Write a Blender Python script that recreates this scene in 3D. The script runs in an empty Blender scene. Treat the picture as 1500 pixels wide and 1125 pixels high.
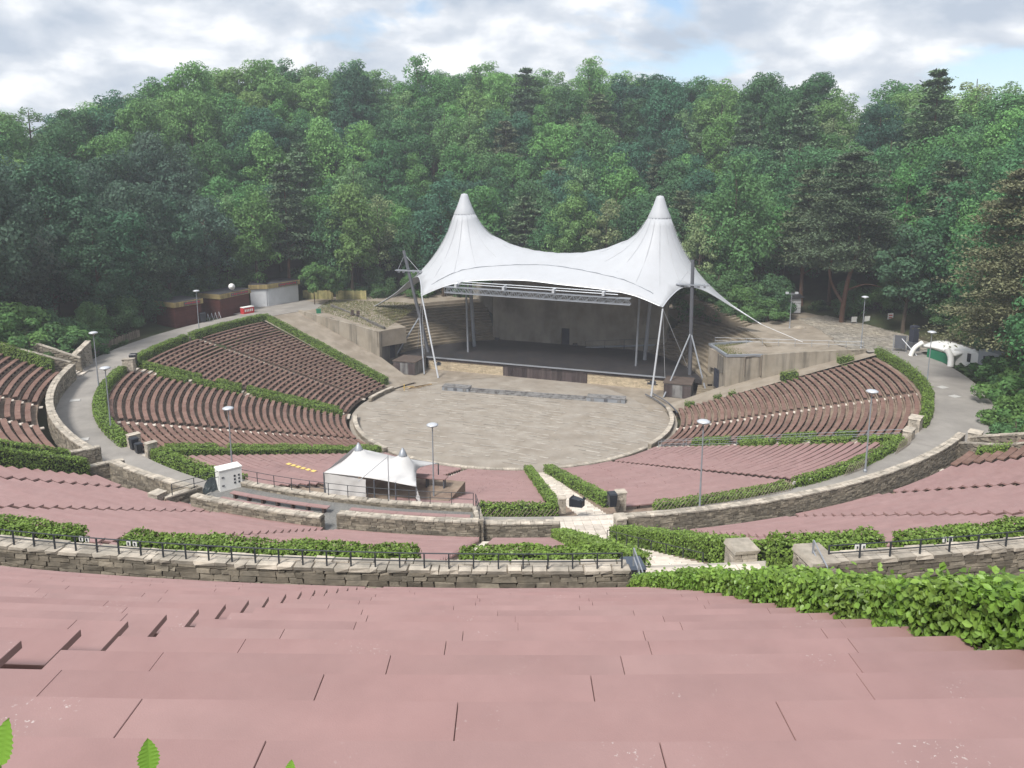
import bpy, bmesh, math, random
import numpy as np
from mathutils import Vector, Matrix
from mathutils.geometry import delaunay_2d_cdt
R = math.radians
random.seed(7)
S = bpy.context.scene
COL = S.collection

# ------------------------------------------------------------------ camera
CAMP = Vector((-0.18, -94.7, 30.62)); PIT = 10.569; FPX = 1127.0; PCY = 460.0
cam = bpy.data.cameras.new('camera'); camo = bpy.data.objects.new('camera', cam); COL.objects.link(camo)
camo.location = CAMP; camo.rotation_euler = (R(90 - PIT), 0, 0)
cam.sensor_fit = 'HORIZONTAL'; cam.sensor_width = 36; cam.lens = 36 * FPX / 1500
cam.shift_y = -(562.5 - PCY) / 1500; cam.clip_end = 3000; cam.clip_start = .05
S.camera = camo

# ------------------------------------------------------------------ world
W = bpy.data.worlds.new('World'); S.world = W; W.use_nodes = True
nt = W.node_tree; nt.nodes.clear()
def nd(t, ty, **k):
    n = t.nodes.new(ty)
    for a, b in k.items():
        if a in n.inputs: n.inputs[a].default_value = b
        else: setattr(n, a, b)
    return n
SUN_EL, SUN_ROT = 52, 215
sky = nd(nt, 'ShaderNodeTexSky', sky_type='NISHITA', sun_disc=False, sun_elevation=R(SUN_EL), sun_rotation=R(SUN_ROT))
out = nd(nt, 'ShaderNodeOutputWorld')
tc = nd(nt, 'ShaderNodeTexCoord'); sep = nd(nt, 'ShaderNodeSeparateXYZ'); nt.links.new(tc.outputs['Generated'], sep.inputs[0])
def M(op, a, b=None, tree=nt):
    n = tree.nodes.new('ShaderNodeMath'); n.operation = op
    for i, v in enumerate((a, b)):
        if v is None: continue
        if isinstance(v, (int, float)): n.inputs[i].default_value = v
        else: tree.links.new(v, n.inputs[i])
    return n.outputs[0]
zz = M('ADD', M('MAXIMUM', sep.outputs[2], 0.0), .36)
cx = M('DIVIDE', sep.outputs[0], zz); cy = M('DIVIDE', sep.outputs[1], zz)
comb = nd(nt, 'ShaderNodeCombineXYZ'); nt.links.new(cx, comb.inputs[0]); nt.links.new(cy, comb.inputs[1])
n1 = nd(nt, 'ShaderNodeTexNoise', Scale=1.9, Detail=9, Roughness=.55, Distortion=.3); nt.links.new(comb.outputs[0], n1.inputs['Vector'])
n2 = nd(nt, 'ShaderNodeTexNoise', Scale=3.4, Detail=10, Roughness=.55, Distortion=.15); nt.links.new(comb.outputs[0], n2.inputs['Vector'])
cov = nd(nt, 'ShaderNodeMapRange'); nt.links.new(n1.outputs[0], cov.inputs[0])
cov.inputs[1].default_value = .39; cov.inputs[2].default_value = .47
ramp = nd(nt, 'ShaderNodeValToRGB'); nt.links.new(n2.outputs[0], ramp.inputs[0])
el = ramp.color_ramp.elements; el[0].position = .38; el[0].color = (.43, .49, .58, 1); el[1].position = .62; el[1].color = (.93, .935, .95, 1)
e = el.new(.5); e.color = (.60, .64, .70, 1)
bg1 = nd(nt, 'ShaderNodeBackground', Strength=.1); nt.links.new(sky.outputs[0], bg1.inputs[0])
bg2 = nd(nt, 'ShaderNodeBackground', Strength=.74); nt.links.new(ramp.outputs[0], bg2.inputs[0])
mx = nd(nt, 'ShaderNodeMixShader'); nt.links.new(cov.outputs[0], mx.inputs[0]); nt.links.new(bg1.outputs[0], mx.inputs[1]); nt.links.new(bg2.outputs[0], mx.inputs[2])
nt.links.new(mx.outputs[0], out.inputs[0])
sl = bpy.data.lights.new('sun', 'SUN'); sl.energy = 2.9; sl.angle = R(14); sl.color = (1, .96, .9)
so = bpy.data.objects.new('sun', sl); COL.objects.link(so)
# sun direction shared with the sky: rotation counted clockwise from +Y
sd = Vector((math.sin(R(SUN_ROT)) * math.cos(R(SUN_EL)), math.cos(R(SUN_ROT)) * math.cos(R(SUN_EL)), math.sin(R(SUN_EL))))
so.rotation_euler = sd.to_track_quat('Z', 'Y').to_euler()
vs = S.view_settings; vs.view_transform = 'Standard'; vs.look = 'None'; vs.gamma = 1; vs.exposure = 0.80; vs.use_curve_mapping = False
S.cycles.max_bounces = 5; S.cycles.diffuse_bounces = 4; S.cycles.glossy_bounces = 2; S.cycles.transmission_bounces = 2
S.cycles.transparent_max_bounces = 4; S.cycles.use_denoising = True

# ------------------------------------------------------------------ materials
MATS = {}
def mat(name, base, rough=.8, var=.25, vscale=1.5, bump=0., bscale=20., island=0., second=None, sfac=.5, sscale=.4, spec=.3, metallic=0., objcol=False, transl=0., streak=None, specks=0.):
    m = bpy.data.materials.new(name); m.use_nodes = True; t = m.node_tree; t.nodes.clear(); MATS[name] = m
    o = nd(t, 'ShaderNodeOutputMaterial'); p = nd(t, 'ShaderNodeBsdfPrincipled', Roughness=rough, Metallic=metallic)
    p.inputs['Specular IOR Level'].default_value = spec
    g = nd(t, 'ShaderNodeNewGeometry')
    n = nd(t, 'ShaderNodeTexNoise', Scale=vscale, Detail=7, Roughness=.62); t.links.new(g.outputs['Position'], n.inputs['Vector'])
    def mixc(fac, a, b, bt='MIX'):
        x = t.nodes.new('ShaderNodeMix'); x.data_type = 'RGBA'; x.blend_type = bt
        for i, v in ((0, fac), (6, a), (7, b)):
            if isinstance(v, (int, float)): x.inputs[i].default_value = v
            elif isinstance(v, tuple): x.inputs[i].default_value = (*v, 1)
            else: t.links.new(v, x.inputs[i])
        return x.outputs[2]
    if objcol:
        oi = nd(t, 'ShaderNodeObjectInfo'); c = mixc(1.0, oi.outputs['Color'], base, 'MULTIPLY')
    else: c = base
    if second:
        n3 = nd(t, 'ShaderNodeTexNoise', Scale=sscale, Detail=6, Roughness=.6); t.links.new(g.outputs['Position'], n3.inputs['Vector'])
        mr = nd(t, 'ShaderNodeMapRange'); t.links.new(n3.outputs[0], mr.inputs[0]); mr.inputs[1].default_value = .5 - .13; mr.inputs[2].default_value = .5 + .13; mr.inputs[4].default_value = sfac
        c = mixc(mr.outputs[0], c, second)
    if streak:
        mp = nd(t, 'ShaderNodeMapping'); mp.inputs['Scale'].default_value = streak[1]; t.links.new(g.outputs['Position'], mp.inputs[0])
        n4 = nd(t, 'ShaderNodeTexNoise', Scale=1, Detail=5, Roughness=.6); t.links.new(mp.outputs[0], n4.inputs['Vector'])
        mr4 = nd(t, 'ShaderNodeMapRange'); t.links.new(n4.outputs[0], mr4.inputs[0]); mr4.inputs[1].default_value = .45; mr4.inputs[2].default_value = .68; mr4.inputs[4].default_value = streak[2]
        c = mixc(mr4.outputs[0], c, streak[0])
    # brightness variation
    mrv = nd(t, 'ShaderNodeMapRange'); t.links.new(n.outputs[0], mrv.inputs[0]); mrv.inputs[1].default_value = .25; mrv.inputs[2].default_value = .75
    mrv.inputs[3].default_value = 1 - var; mrv.inputs[4].default_value = 1 + var
    val = mrv.outputs[0]
    if island:
        oi2 = nd(t, 'ShaderNodeObjectInfo')
        s = M('FRACT', M('ADD', g.outputs['Random Per Island'], oi2.outputs['Random'], t), None, t)
        mi = nd(t, 'ShaderNodeMapRange'); t.links.new(s, mi.inputs[0]); mi.inputs[3].default_value = 1 - island; mi.inputs[4].default_value = 1 + island
        val = M('MULTIPLY', val, mi.outputs[0], t)
    hv = nd(t, 'ShaderNodeVectorMath', operation='SCALE')
    if isinstance(c, tuple): hv.inputs[0].default_value = c
    else: t.links.new(c, hv.inputs[0])
    t.links.new(val, hv.inputs['Scale']); c = hv.outputs[0]
    if specks:
        v = nd(t, 'ShaderNodeTexNoise', Scale=38, Detail=3, Roughness=.7); t.links.new(g.outputs['Position'], v.inputs['Vector'])
        w = nd(t, 'ShaderNodeTexNoise', Scale=1.3, Detail=3); t.links.new(g.outputs['Position'], w.inputs['Vector'])
        a1 = nd(t, 'ShaderNodeMapRange'); t.links.new(v.outputs[0], a1.inputs[0]); a1.inputs[1].default_value = .63; a1.inputs[2].default_value = .67
        a2 = nd(t, 'ShaderNodeMapRange'); t.links.new(w.outputs[0], a2.inputs[0]); a2.inputs[1].default_value = .59; a2.inputs[2].default_value = .67
        c = mixc(M('MULTIPLY', M('MULTIPLY', a1.outputs[0], a2.outputs[0], t), specks, t), c, (.55, .5, .47))
    t.links.new(c, p.inputs['Base Color'])
    if bump:
        nb = nd(t, 'ShaderNodeTexNoise', Scale=bscale, Detail=6, Roughness=.65); t.links.new(g.outputs['Position'], nb.inputs['Vector'])
        b = nd(t, 'ShaderNodeBump', Strength=bump, Distance=.04); t.links.new(nb.outputs[0], b.inputs['Height']); t.links.new(b.outputs[0], p.inputs['Normal'])
    sh = p.outputs[0]
    if transl:
        tr = nd(t, 'ShaderNodeBsdfTranslucent'); t.links.new(c, tr.inputs[0]); ms = nd(t, 'ShaderNodeMixShader'); ms.inputs[0].default_value = transl
        t.links.new(sh, ms.inputs[1]); t.links.new(tr.outputs[0], ms.inputs[2]); sh = ms.outputs[0]
    t.links.new(sh, o.inputs[0]); return m

mat('bench', (.275, .163, .152), .48, .11, 1.7, .10, 90, island=.045, second=(.30, .186, .174), sfac=.8, sscale=.6, spec=.45, streak=((.30, .20, .185), (.5, .5, 3), .3), specks=.8)
mat('bench_brown', (.168, .098, .078), .8, .2, 2.2, .1, 40, island=.14, second=(.215, .138, .112), sfac=.7, sscale=.8, spec=.2)  # bench boards of the side blocks, a darker and browner tone
mat('bench_leg', (.075, .055, .048), .85, .2, 3, spec=.15)
mat('tread', (.27, .215, .165), .95, .25, 1.2, .3, 12, second=(.17, .115, .09), sfac=.8, sscale=.5, spec=.1)
mat('step_stone', (.56, .50, .43), .9, .2, 3, .2, 20, island=.15, spec=.15)
mat('stone', (.245, .212, .165), .92, .3, 3.5, .5, 18, island=.36, second=(.15, .135, .11), sfac=.7, sscale=1.6, spec=.15)
mat('stone_cap', (.46, .405, .335), .92, .25, 3.5, .4, 18, island=.22, second=(.25, .23, .195), sfac=.7, sscale=1.4, spec=.15)
mat('mortar', (.10, .085, .07), .95, .25, 5, .2, 30, spec=.05)
mat('sandstone', (.47, .39, .275), .9, .2, 2, .3, 15, island=.16, spec=.15)
mat('asphalt', (.255, .238, .218), .93, .14, .5, .15, 40, second=(.31, .288, .262), sfac=.8, sscale=.15, spec=.15, streak=((.185, .173, .16), (.35, .35, .35), .5))
mat('gravel', (.16, .16, .155), .95, .3, 8, .5, 30, second=(.22, .21, .19), sfac=.6, sscale=.8, spec=.1)
mat('dirt', (.27, .232, .185), .95, .15, .6, .15, 10, second=(.205, .172, .135), sfac=.8, sscale=.16, spec=.1, streak=((.34, .30, .25), (.5, .5, .5), .6))
mat('arena', (.295, .262, .222), .95, .14, .5, .2, 8, second=(.24, .205, .165), sfac=.7, sscale=.3, spec=.1, streak=((.34, .31, .27), (.4, .5, 1), .6))
mat('paver', (.37, .34, .30), .92, .16, 2, .2, 20, island=.16, second=(.30, .27, .235), sfac=.7, sscale=.7, spec=.12)
mat('cobble', (.25, .23, .20), .93, .2, .8, .2, 10, island=.26, second=(.31, .275, .22), sfac=.8, sscale=.2, spec=.12)
mat('membrane', (.54, .555, .58), .5, .035, .3, 0, 1, spec=.3, transl=.22, streak=((.50, .51, .53), (.6, .6, .1), .5))
mat('membrane_seam', (.46, .47, .49), .6, .1, 1)
mat('tent_white', (.62, .61, .60), .6, .05, .6, transl=.15, spec=.2)
mat('steel', (.30, .32, .35), .45, .1, 1, metallic=.3, spec=.4)
mat('steel_light', (.55, .57, .60), .45, .06, 1, metallic=.3, spec=.4)
mat('steel_dark', (.11, .115, .13), .6, .15, 1, metallic=.2)
mat('rail_black', (.035, .04, .047), .5, .15, 2, spec=.4)
mat('concrete', (.30, .272, .225), .93, .22, .25, .3, 6, second=(.17, .152, .125), sfac=.85, sscale=.22, spec=.12, streak=((.38, .345, .29), (.45, .45, .16), .55))
mat('concrete_pale', (.32, .285, .235), .92, .16, .5, .2, 8, second=(.27, .235, .185), sfac=.8, sscale=.4, spec=.12, streak=((.10, .09, .075), (1.1, 1.1, .10), .75))
mat('concrete_dark', (.15, .14, .125), .92, .2, .7, .2, 8, spec=.12, streak=((.05, .05, .05), (1.1, 1.1, .12), .8))
mat('stage_floor', (.026, .026, .030), .5, .22, .35, .1, 10, second=(.045, .040, .038), sfac=.8, sscale=.5, spec=.3)
mat('dark_panel', (.052, .040, .040), .75, .2, .8, .1, 10, island=.4, spec=.2, streak=((.11, .09, .085), (2, 2, .15), .6))
mat('booth_grey', (.22, .215, .21), .8, .2, 1, streak=((.06, .055, .055), (1.5, 1.5, .3), .9), spec=.2)
mat('booth_roof', (.10, .078, .066), .8, .25, 1.5, spec=.2)
mat('terrace_stone', (.25, .21, .155), .92, .22, .8, .2, 12, second=(.17, .145, .11), sfac=.8, sscale=.5, spec=.12)
mat('black_plastic', (.022, .026, .034), .4, .1, 1, spec=.4)
mat('lid_blue', (.06, .075, .10), .4, .1, 1, spec=.4)
mat('white_paint', (.78, .77, .74), .5, .04, 1, spec=.3)
mat('red_wood', (.10, .034, .026), .8, .2, 1, island=.1, spec=.2)
mat('fascia_wood', (.30, .235, .11), .8, .2, 1.5, island=.25, spec=.2)
mat('roller', (.58, .59, .60), .6, .08, 1, spec=.3)
mat('dark_roof', (.05, .05, .055), .8, .3, .7, spec=.15)
mat('red_sign', (.50, .035, .04), .5, .1, 1)
mat('wood_fence', (.32, .28, .13), .9, .25, 2, island=.3, second=(.16, .17, .08), sfac=.7, sscale=.8, spec=.1)
mat('picket', (.21, .175, .135), .9, .2, 2, island=.3, spec=.1)
mat('yellow', (.62, .42, .10), .7, .1, 1)
mat('plank', (.52, .37, .21), .85, .15, 2, island=.15)
mat('tarp', (.028, .038, .042), .35, .3, 3, .3, 6, spec=.5)
mat('green_box', (.02, .16, .085), .6, .1, 1)
mat('grass', (.12, .14, .05), .95, .25, 1.2, island=.3, second=(.22, .20, .09), sfac=.8, sscale=.8)
mat('forest_floor', (.060, .052, .032), .97, .3, .5, .3, 5, second=(.045, .065, .028), sfac=.9, sscale=.12, spec=.05)
mat('bark', (.085, .066, .05), .95, .3, 3, .4, 8, spec=.1)
mat('bark_red', (.17, .088, .058), .95, .3, 2, .4, 8, second=(.09, .07, .055), sfac=.7, sscale=.5, spec=.1)
mat('leaves', (1, 1, 1), .62, .22, .30, island=.30, objcol=True, transl=.30, spec=.22)
mat('needles', (1, 1, 1), .75, .22, .35, island=.35, objcol=True, transl=.12, spec=.15)
mat('hedge_leaf', (.155, .24, .045), .5, .25, 1.0, island=.45, transl=.25, spec=.35)
mat('hedge_leaf_near', (.135, .245, .036), .42, .18, 2.0, island=.40, transl=.28, spec=.4, second=(.21, .31, .06), sfac=.7, sscale=1.2)
mat('hedge_core', (.022, .034, .012), .95, .3, 3)
mat('twig', (.09, .07, .045), .9, .2, 3)
mat('shoot', (.19, .36, .05), .45, .1, 3, transl=.4)
mat('fabric_dark', (.03, .034, .05), .8, .2, 2)
mat('rope', (.75, .76, .78), .5, .02, 1)
mat('boulder', (.30, .26, .21), .95, .25, 2, .4, 8)
mat('manhole', (.42, .41, .39), .8, .15, 3)
mat('blue_cloth', (.35, .5, .75), .7, .1, 2)
mat('yellow_board', (.72, .52, .16), .7, .12, 3, specks=.0)

# ------------------------------------------------------------------ helpers
def pol(r, a, z=None):
    p = (r * math.sin(R(a)), -r * math.cos(R(a)))
    return p if z is None else (p[0], p[1], z)
_c, _s = math.cos(R(PIT)), math.sin(R(PIT))
def proj(p):
    X, Y, Z = p[0] - CAMP.x, p[1] - CAMP.y, p[2] - CAMP.z
    d = Y * _c - Z * _s
    if d < .1: return (-9999, -9999, d)
    return (750 + FPX * X / d, PCY - FPX * (Y * _s + Z * _c) / d, d)
TH = R(19.3); UX = Vector((math.cos(TH), -math.sin(TH), 0)); VX = Vector((math.sin(TH), math.cos(TH), 0)); S0 = Vector((3.9, 16.4, 0))
def sl3(u, v, z): return tuple(S0 + UX * u + VX * v + Vector((0, 0, z)))   # stage-local to world
def lerp(pts, r):
    if r <= pts[0][0]: return pts[0][1]
    for a, b in zip(pts, pts[1:]):
        if r <= b[0]: return a[1] + (b[1] - a[1]) * (r - a[0]) / (b[0] - a[0])
    return pts[-1][1]
def lin(a, b, t): return tuple(x + (y - x) * t for x, y in zip(a, b))

class MB:
    def __init__(s): s.v = []; s.f = []
    def add(s, vs, fs):
        n = len(s.v); s.v += [tuple(x) for x in vs]; s.f += [tuple(i + n for i in f) for f in fs]
    def hexa(s, b, t):      # bottom 4, top 4 (same winding)
        s.add(list(b) + list(t), [(3, 2, 1, 0), (4, 5, 6, 7), (0, 1, 5, 4), (1, 2, 6, 5), (2, 3, 7, 6), (3, 0, 4, 7)])
    def box(s, c, d, rz=0, jit=0):
        cr, sr = math.cos(rz), math.sin(rz); b = []
        for z in (-.5, .5):
            for x, y in ((-.5, -.5), (.5, -.5), (.5, .5), (-.5, .5)):
                X = x * d[0] + random.uniform(-jit, jit); Y = y * d[1] + random.uniform(-jit, jit); Z = z * d[2] + random.uniform(-jit, jit)
                b.append((c[0] + X * cr - Y * sr, c[1] + X * sr + Y * cr, c[2] + Z))
        s.hexa(b[:4], b[4:])
    def prism(s, poly, z0, z1):
        n = len(poly); zz0 = z0 if isinstance(z0, (list, tuple)) else [z0] * n; zz1 = z1 if isinstance(z1, (list, tuple)) else [z1] * n
        s.add([(p[0], p[1], zz0[i]) for i, p in enumerate(poly)] + [(p[0], p[1], zz1[i]) for i, p in enumerate(poly)],
              [tuple(range(n - 1, -1, -1)), tuple(range(n, 2 * n))] + [(i, (i + 1) % n, n + (i + 1) % n, n + i) for i in range(n)])
    def tube(s, a, b, r0, r1=None, n=6, cap=True):
        a, b = Vector(a), Vector(b); r1 = r0 if r1 is None else r1; d = (b - a)
        if d.length < 1e-6: return
        q = d.to_track_quat('Z', 'Y'); vs = []
        for p, r in ((a, r0), (b, r1)):
            for i in range(n):
                w = 2 * math.pi * i / n; vs.append(p + q @ Vector((r * math.cos(w), r * math.sin(w), 0)))
        fs = [(i, (i + 1) % n, n + (i + 1) % n, n + i) for i in range(n)]
        if cap: fs += [tuple(range(n - 1, -1, -1)), tuple(range(n, 2 * n))]
        s.add(vs, fs)
    def path(s, pts, r, n=6):
        for a, b in zip(pts, pts[1:]): s.tube(a, b, r, r, n)
    def lathe(s, c, prof, n=20):
        vs = []; fs = []
        for r, z in prof:
            for i in range(n):
                w = 2 * math.pi * i / n; vs.append((c[0] + r * math.cos(w), c[1] + r * math.sin(w), c[2] + z))
        for k in range(len(prof) - 1):
            for i in range(n): fs.append((k * n + i, k * n + (i + 1) % n, (k + 1) * n + (i + 1) % n, (k + 1) * n + i))
        fs += [tuple(range(n - 1, -1, -1)), tuple(range((len(prof) - 1) * n, len(prof) * n))]
        s.add(vs, fs)
    def mesh(s, name, m, off=(0, 0, 0), smooth=False):
        me = bpy.data.meshes.new(name)
        v = np.array(s.v, dtype=np.float32).reshape(-1, 3) - np.array(off, dtype=np.float32)
        me.from_pydata(v.tolist(), [], s.f); me.materials.append(MATS[m])
        if smooth: me.polygons.foreach_set('use_smooth', [True] * len(me.polygons))
        me.update(); return me
def link(o, parent=None):
    COL.objects.link(o)
    if parent: o.parent = parent
    return o
def origin_of(p):
    v = Vector((0, 0, 0))
    while p: v = v + p.location; p = p.parent
    return v
def tag(o, label=None, cat=None, group=None, kind=None):
    if label: o['label'] = label
    if cat: o['category'] = cat
    if group: o['group'] = group
    if kind: o['kind'] = kind
    return o
def thing(name, loc, label, cat, group=None):
    o = bpy.data.objects.new(name, None); o.location = loc; o.empty_display_size = .2; link(o)
    return tag(o, label, cat, group)
def part(name, mb, m, parent=None, smooth=False, kind=None, label=None):
    off = origin_of(parent) if parent else (0, 0, 0)
    o = bpy.data.objects.new(name, mb.mesh(name, m, off, smooth)); link(o, parent)
    if kind: o['kind'] = kind
    if label: o['label'] = label
    return o
def struct(name, mb, m, smooth=False): return part(name, mb, m, None, smooth, 'structure')
def inst(name, me, loc, rot=(0, 0, 0), scale=(1, 1, 1), parent=None):
    o = bpy.data.objects.new(name, me); link(o, parent)
    off = origin_of(parent) if parent else Vector((0, 0, 0))
    o.location = Vector(loc) - off; o.rotation_euler = rot; o.scale = scale; return o
ORD = ['first', 'second', 'third', 'fourth', 'fifth', 'sixth', 'seventh', 'eighth', 'ninth', 'tenth', 'eleventh', 'twelfth', 'thirteenth', 'fourteenth', 'fifteenth', 'sixteenth', 'seventeenth', 'eighteenth', 'nineteenth']
def ordn(i):   # 1-based
    if i <= 19: return ORD[i - 1]
    t = {2: 'twenty', 3: 'thirty', 4: 'forty', 5: 'fifty'}[i // 10]
    return (t[:-1] + 'ieth') if i % 10 == 0 else t + '-' + ORD[i % 10 - 1]

# ------------------------------------------------------------------ levels
N1, N2, N3 = 34, 28, 23
def r1(k): return 21.3 + .752 * k
def t1(k): return .38 + (7.2 - .38) * k / (N1 - 1)
def r2(k): return 51.75 + .75 * k
def t2(k): return 8.45 + (17.62 - 8.45) * k / (N2 - 1)
R3TOP = [(76.8, 19.97), (79, 21.35), (83, 23.58), (89.3, 26.86), (90.7, 27.56), (92.1, 28.26), (97, 30.7)]
def r3(k): return 77.03 + .7175 * k
def t3(k): return lerp(R3TOP, r3(k)) - .40
GPROF = [(0, -.6), (19.5, -.6), (21, -.3), (46.5, 6.3), (48, 6.9), (50.5, 6.9), (51.5, 7.4), (72.5, 16.6), (75.5, 17.3), (76.5, 18.3), (97, 29), (110, 33)]

# ------------------------------------------------------------------ ground
def ss(x): x = max(0, min(1, x)); return x * x * (3 - 2 * x)
def ground_h(x, y):
    r = math.hypot(x, y); a = math.degrees(math.atan2(x, -y))
    b = lerp(GPROF, r)
    if -80 < a < 47.5 and y < 5: return b
    # outside the seating: basin floor, plaza base, wooded hill
    re = 53 if x > 0 else 55
    if y > 15 and abs(x) < 45: re = 53
    if r < re - 3: 
        return -.7 if r < 34 else min(6.5, -.7 + (r - 34) * .9) if y > 0 else min(6.2, lerp(GPROF, r))
    d = r - re
    az = (x - CAMP.x) / max(5, (y - CAMP.y))      # lateral slope seen from the terraces
    rise = 15 + 15.5 * ss((az + .78) / .60) if az < .0 else 30.5 - 8 * ss((az - .08) / .4)
    if y < 15: rise *= .45 + .55 * ss((y + 40) / 55)
    h = 7.5 + rise * ss(d / 52) + 5 * ss((d - 40) / 60)
    h += 1.2 * math.sin(x * .05 + 1) * math.sin(y * .06) * ss(d / 30)
    # side transition from terraces
    if y < 5:
        w = ss((abs(a - (-16.5)) - 62) / 14)
        h = b * (1 - w) + max(h, 7.3) * w
    return h
gx = sorted(set([-420, -360, -300, -250, -210] + [x * .1 for x in range(-1800, 1801, 24)] + [210, 250, 300, 360, 420]))
gy = sorted(set([-180, -150] + [y * .1 for y in range(-1300, 1501, 24)] + [170, 200, 250, 320, 420, 560]))
g = MB(); nx = len(gx)
g.v = [(x, y, ground_h(x, y)) for y in gy for x in gx]
g.f = [(j * nx + i, j * nx + i + 1, (j + 1) * nx + i + 1, (j + 1) * nx + i) for j in range(len(gy) - 1) for i in range(nx - 1)]
struct('ground', g, 'forest_floor', True)

def annulus(mb, ra, rb, a0, a1, za, zb, step=1.5):
    n = max(1, int(math.ceil((a1 - a0) / step)))
    for i in range(n):
        A, B = a0 + (a1 - a0) * i / n, a0 + (a1 - a0) * (i + 1) / n
        mb.add([pol(ra, A, za), pol(rb, A, zb), pol(rb, B, zb), pol(ra, B, za)], [(0, 1, 2, 3)])
def terrace(name, rows, rf, tf, d, zin, a0, a1, m='tread'):
    mb = MB(); zprev = zin
    for k in range(rows):
        ra, rb, z = rf(k) - d * .42, rf(k) + d * .58, tf(k)
        annulus(mb, ra, ra, a0, a1, zprev, z); annulus(mb, ra, rb, a0, a1, z, z); zprev = z
    # side faces
    for a in (a0, a1):
        for k in range(rows):
            ra, rb, z = rf(k) - d * .42, rf(k) + d * .58, tf(k)
            mb.add([pol(ra, a, z - 2.5), pol(rb, a, z - 2.5), pol(rb, a, z), pol(ra, a, z)], [(0, 1, 2, 3)])
    return struct(name, mb, m)
terrace('lower_seating_terrace', N1, r1, t1, .752, .2, -122, 91.5)
terrace('middle_seating_terrace', N2, r2, t2, .75, 8.1, -77, 46.8)
terrace('upper_seating_terrace', N3 + 3, r3, t3, .7175, 19.0, -24, 24)

# ringway, promenade, ramps
mb = MB()
mb2 = MB(); annulus(mb2, 46.35, 50.6, -122, 90.5, 7.72, 7.72); annulus(mb2, 46.35, 46.35, -122, 91.5, 7.0, 7.72)
struct('ring_path', mb2, 'asphalt')
mb = MB(); annulus(mb, 72.3, 76.0, -30, 30, 18.3, 18.3); annulus(mb, 72.3, 72.3, -30, 30, 17.2, 18.3)
struct('promenade', mb, 'paver')

# arena floor with stone strips
mb = MB(); n = 96
ring = [pol(20.6, 360 * i / n, .0) for i in range(n)]
mb.add(ring, [tuple(range(n))]); struct('arena_floor', mb, 'arena')
mb = MB()
# lower yard in front of the stage, basin floor
poly = [pol(19.0, a, .02) for a in range(92, 240, 4)]
ys = [pol(19.6, -121, .02), pol(29, -134, .02), sl3(-25.5, -4, .02), sl3(-25.5, 6, .02), sl3(25.5, 6, .02), sl3(27, -4, .02), pol(20.5, 92, .02)]
inner = [pol(17.5, a, .02) for a in range(92, 239, 6)]
mb.add(ys + inner, [tuple(range(len(ys) + len(inner)))])
o = struct('stage_forecourt', mb, 'dirt')
mb = MB(); rr = random.Random(3)
v = -17.2
for j in range(28):
    for seg in range(1):
        u = -27.
        vv = -4.6 - 8.6 - j * .98 + 8.0
        while u < 27:
            L = rr.uniform(.3, 1.9)
            # strips bend gently, parallel to the stage front
            bend = -.0075 * (u + .5) ** 2
            c = S0 + UX * u + VX * (vv + bend * .5 - 1.2)
            c2 = S0 + UX * (u + L) + VX * (vv - .5 * .0075 * (u + L + .5) ** 2 - 1.2)
            cm = (c + c2) / 2
            if cm.xy.length < 19.0 and (S0 + VX * -6.2 - cm).dot(VX) > 0 and rr.random() < .62 - (.35 if -13 < cm.x + .45 * cm.y < -9.5 or 7 < cm.x - .3 * cm.y < 10 else 0):
                d = (c2 - c); ang = math.atan2(d.y, d.x)
                mb.box((cm.x, cm.y, .02 + rr.uniform(0, .02)), (d.length - .06, rr.uniform(.12, .2), .04), ang, .015)
            u += L
o = part('paving_strip', mb, 'paver'); o['kind'] = 'stuff'; tag(o, 'rows of worn pale stone slabs set into the arena floor', 'paving')

# plaza behind and beside the stage (upper level)
SC = S0 + VX * -6.0                       # centre of the stage disc
def circ_r(a, Rr):
    d = Vector((math.sin(R(a)), -math.cos(R(a)))); o = SC.xy
    b = d.dot(o); c = o.dot(o) - Rr * Rr
    return b + math.sqrt(b * b - c)
def plz(r, x=0): return 6.5 + 1.25 * ss((r - 28) / 17)
def r_in(a):
    if a < 97.5:
        # retaining wall line from (28,3.7) to (45,2.5)
        p, q = Vector((45.6, 2.2)), Vector((28.2, 3.9)); d = Vector((math.sin(R(a)), -math.cos(R(a)))); e = q - p
        t = (p.x * e.y - p.y * e.x) / (d.x * e.y - d.y * e.x); return t
    if a < 108: return 28.4
    if a < 216: return circ_r(a, 33.3)
    if a < 226.0: return 28.7
    p, q = Vector((-20.2, 20.2)), Vector((-35.5, 30.5)); d = Vector((math.sin(R(a)), -math.cos(R(a)))); e = q - p
    t = (p.x * e.y - p.y * e.x) / (d.x * e.y - d.y * e.x); return min(t, 60)
mb = MB(); A = [93.3 + i * .8 for i in range(int((229.5 - 93.3) / .8) + 1)]
for a, b in zip(A, A[1:]):
    am = (a + b) / 2; ra, rb = r_in(am), r_in(am)
    ro = 57
    N = 8
    for k in range(N):
        p, q = ra + (ro - ra) * k / N, ra + (ro - ra) * (k + 1) / N
        mb.add([pol(p, a, plz(p)), pol(q, a, plz(q)), pol(q, b, plz(q)), pol(p, b, plz(p))], [(0, 1, 2, 3)])
for a, b in zip(A, A[1:]):
    ra = r_in((a + b) / 2); mb.add([pol(ra, a, plz(ra)), pol(ra, b, plz(ra)), pol(ra, b, 4), pol(ra, a, 4)], [(0, 1, 2, 3)])
struct('plaza', mb, 'dirt')
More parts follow.
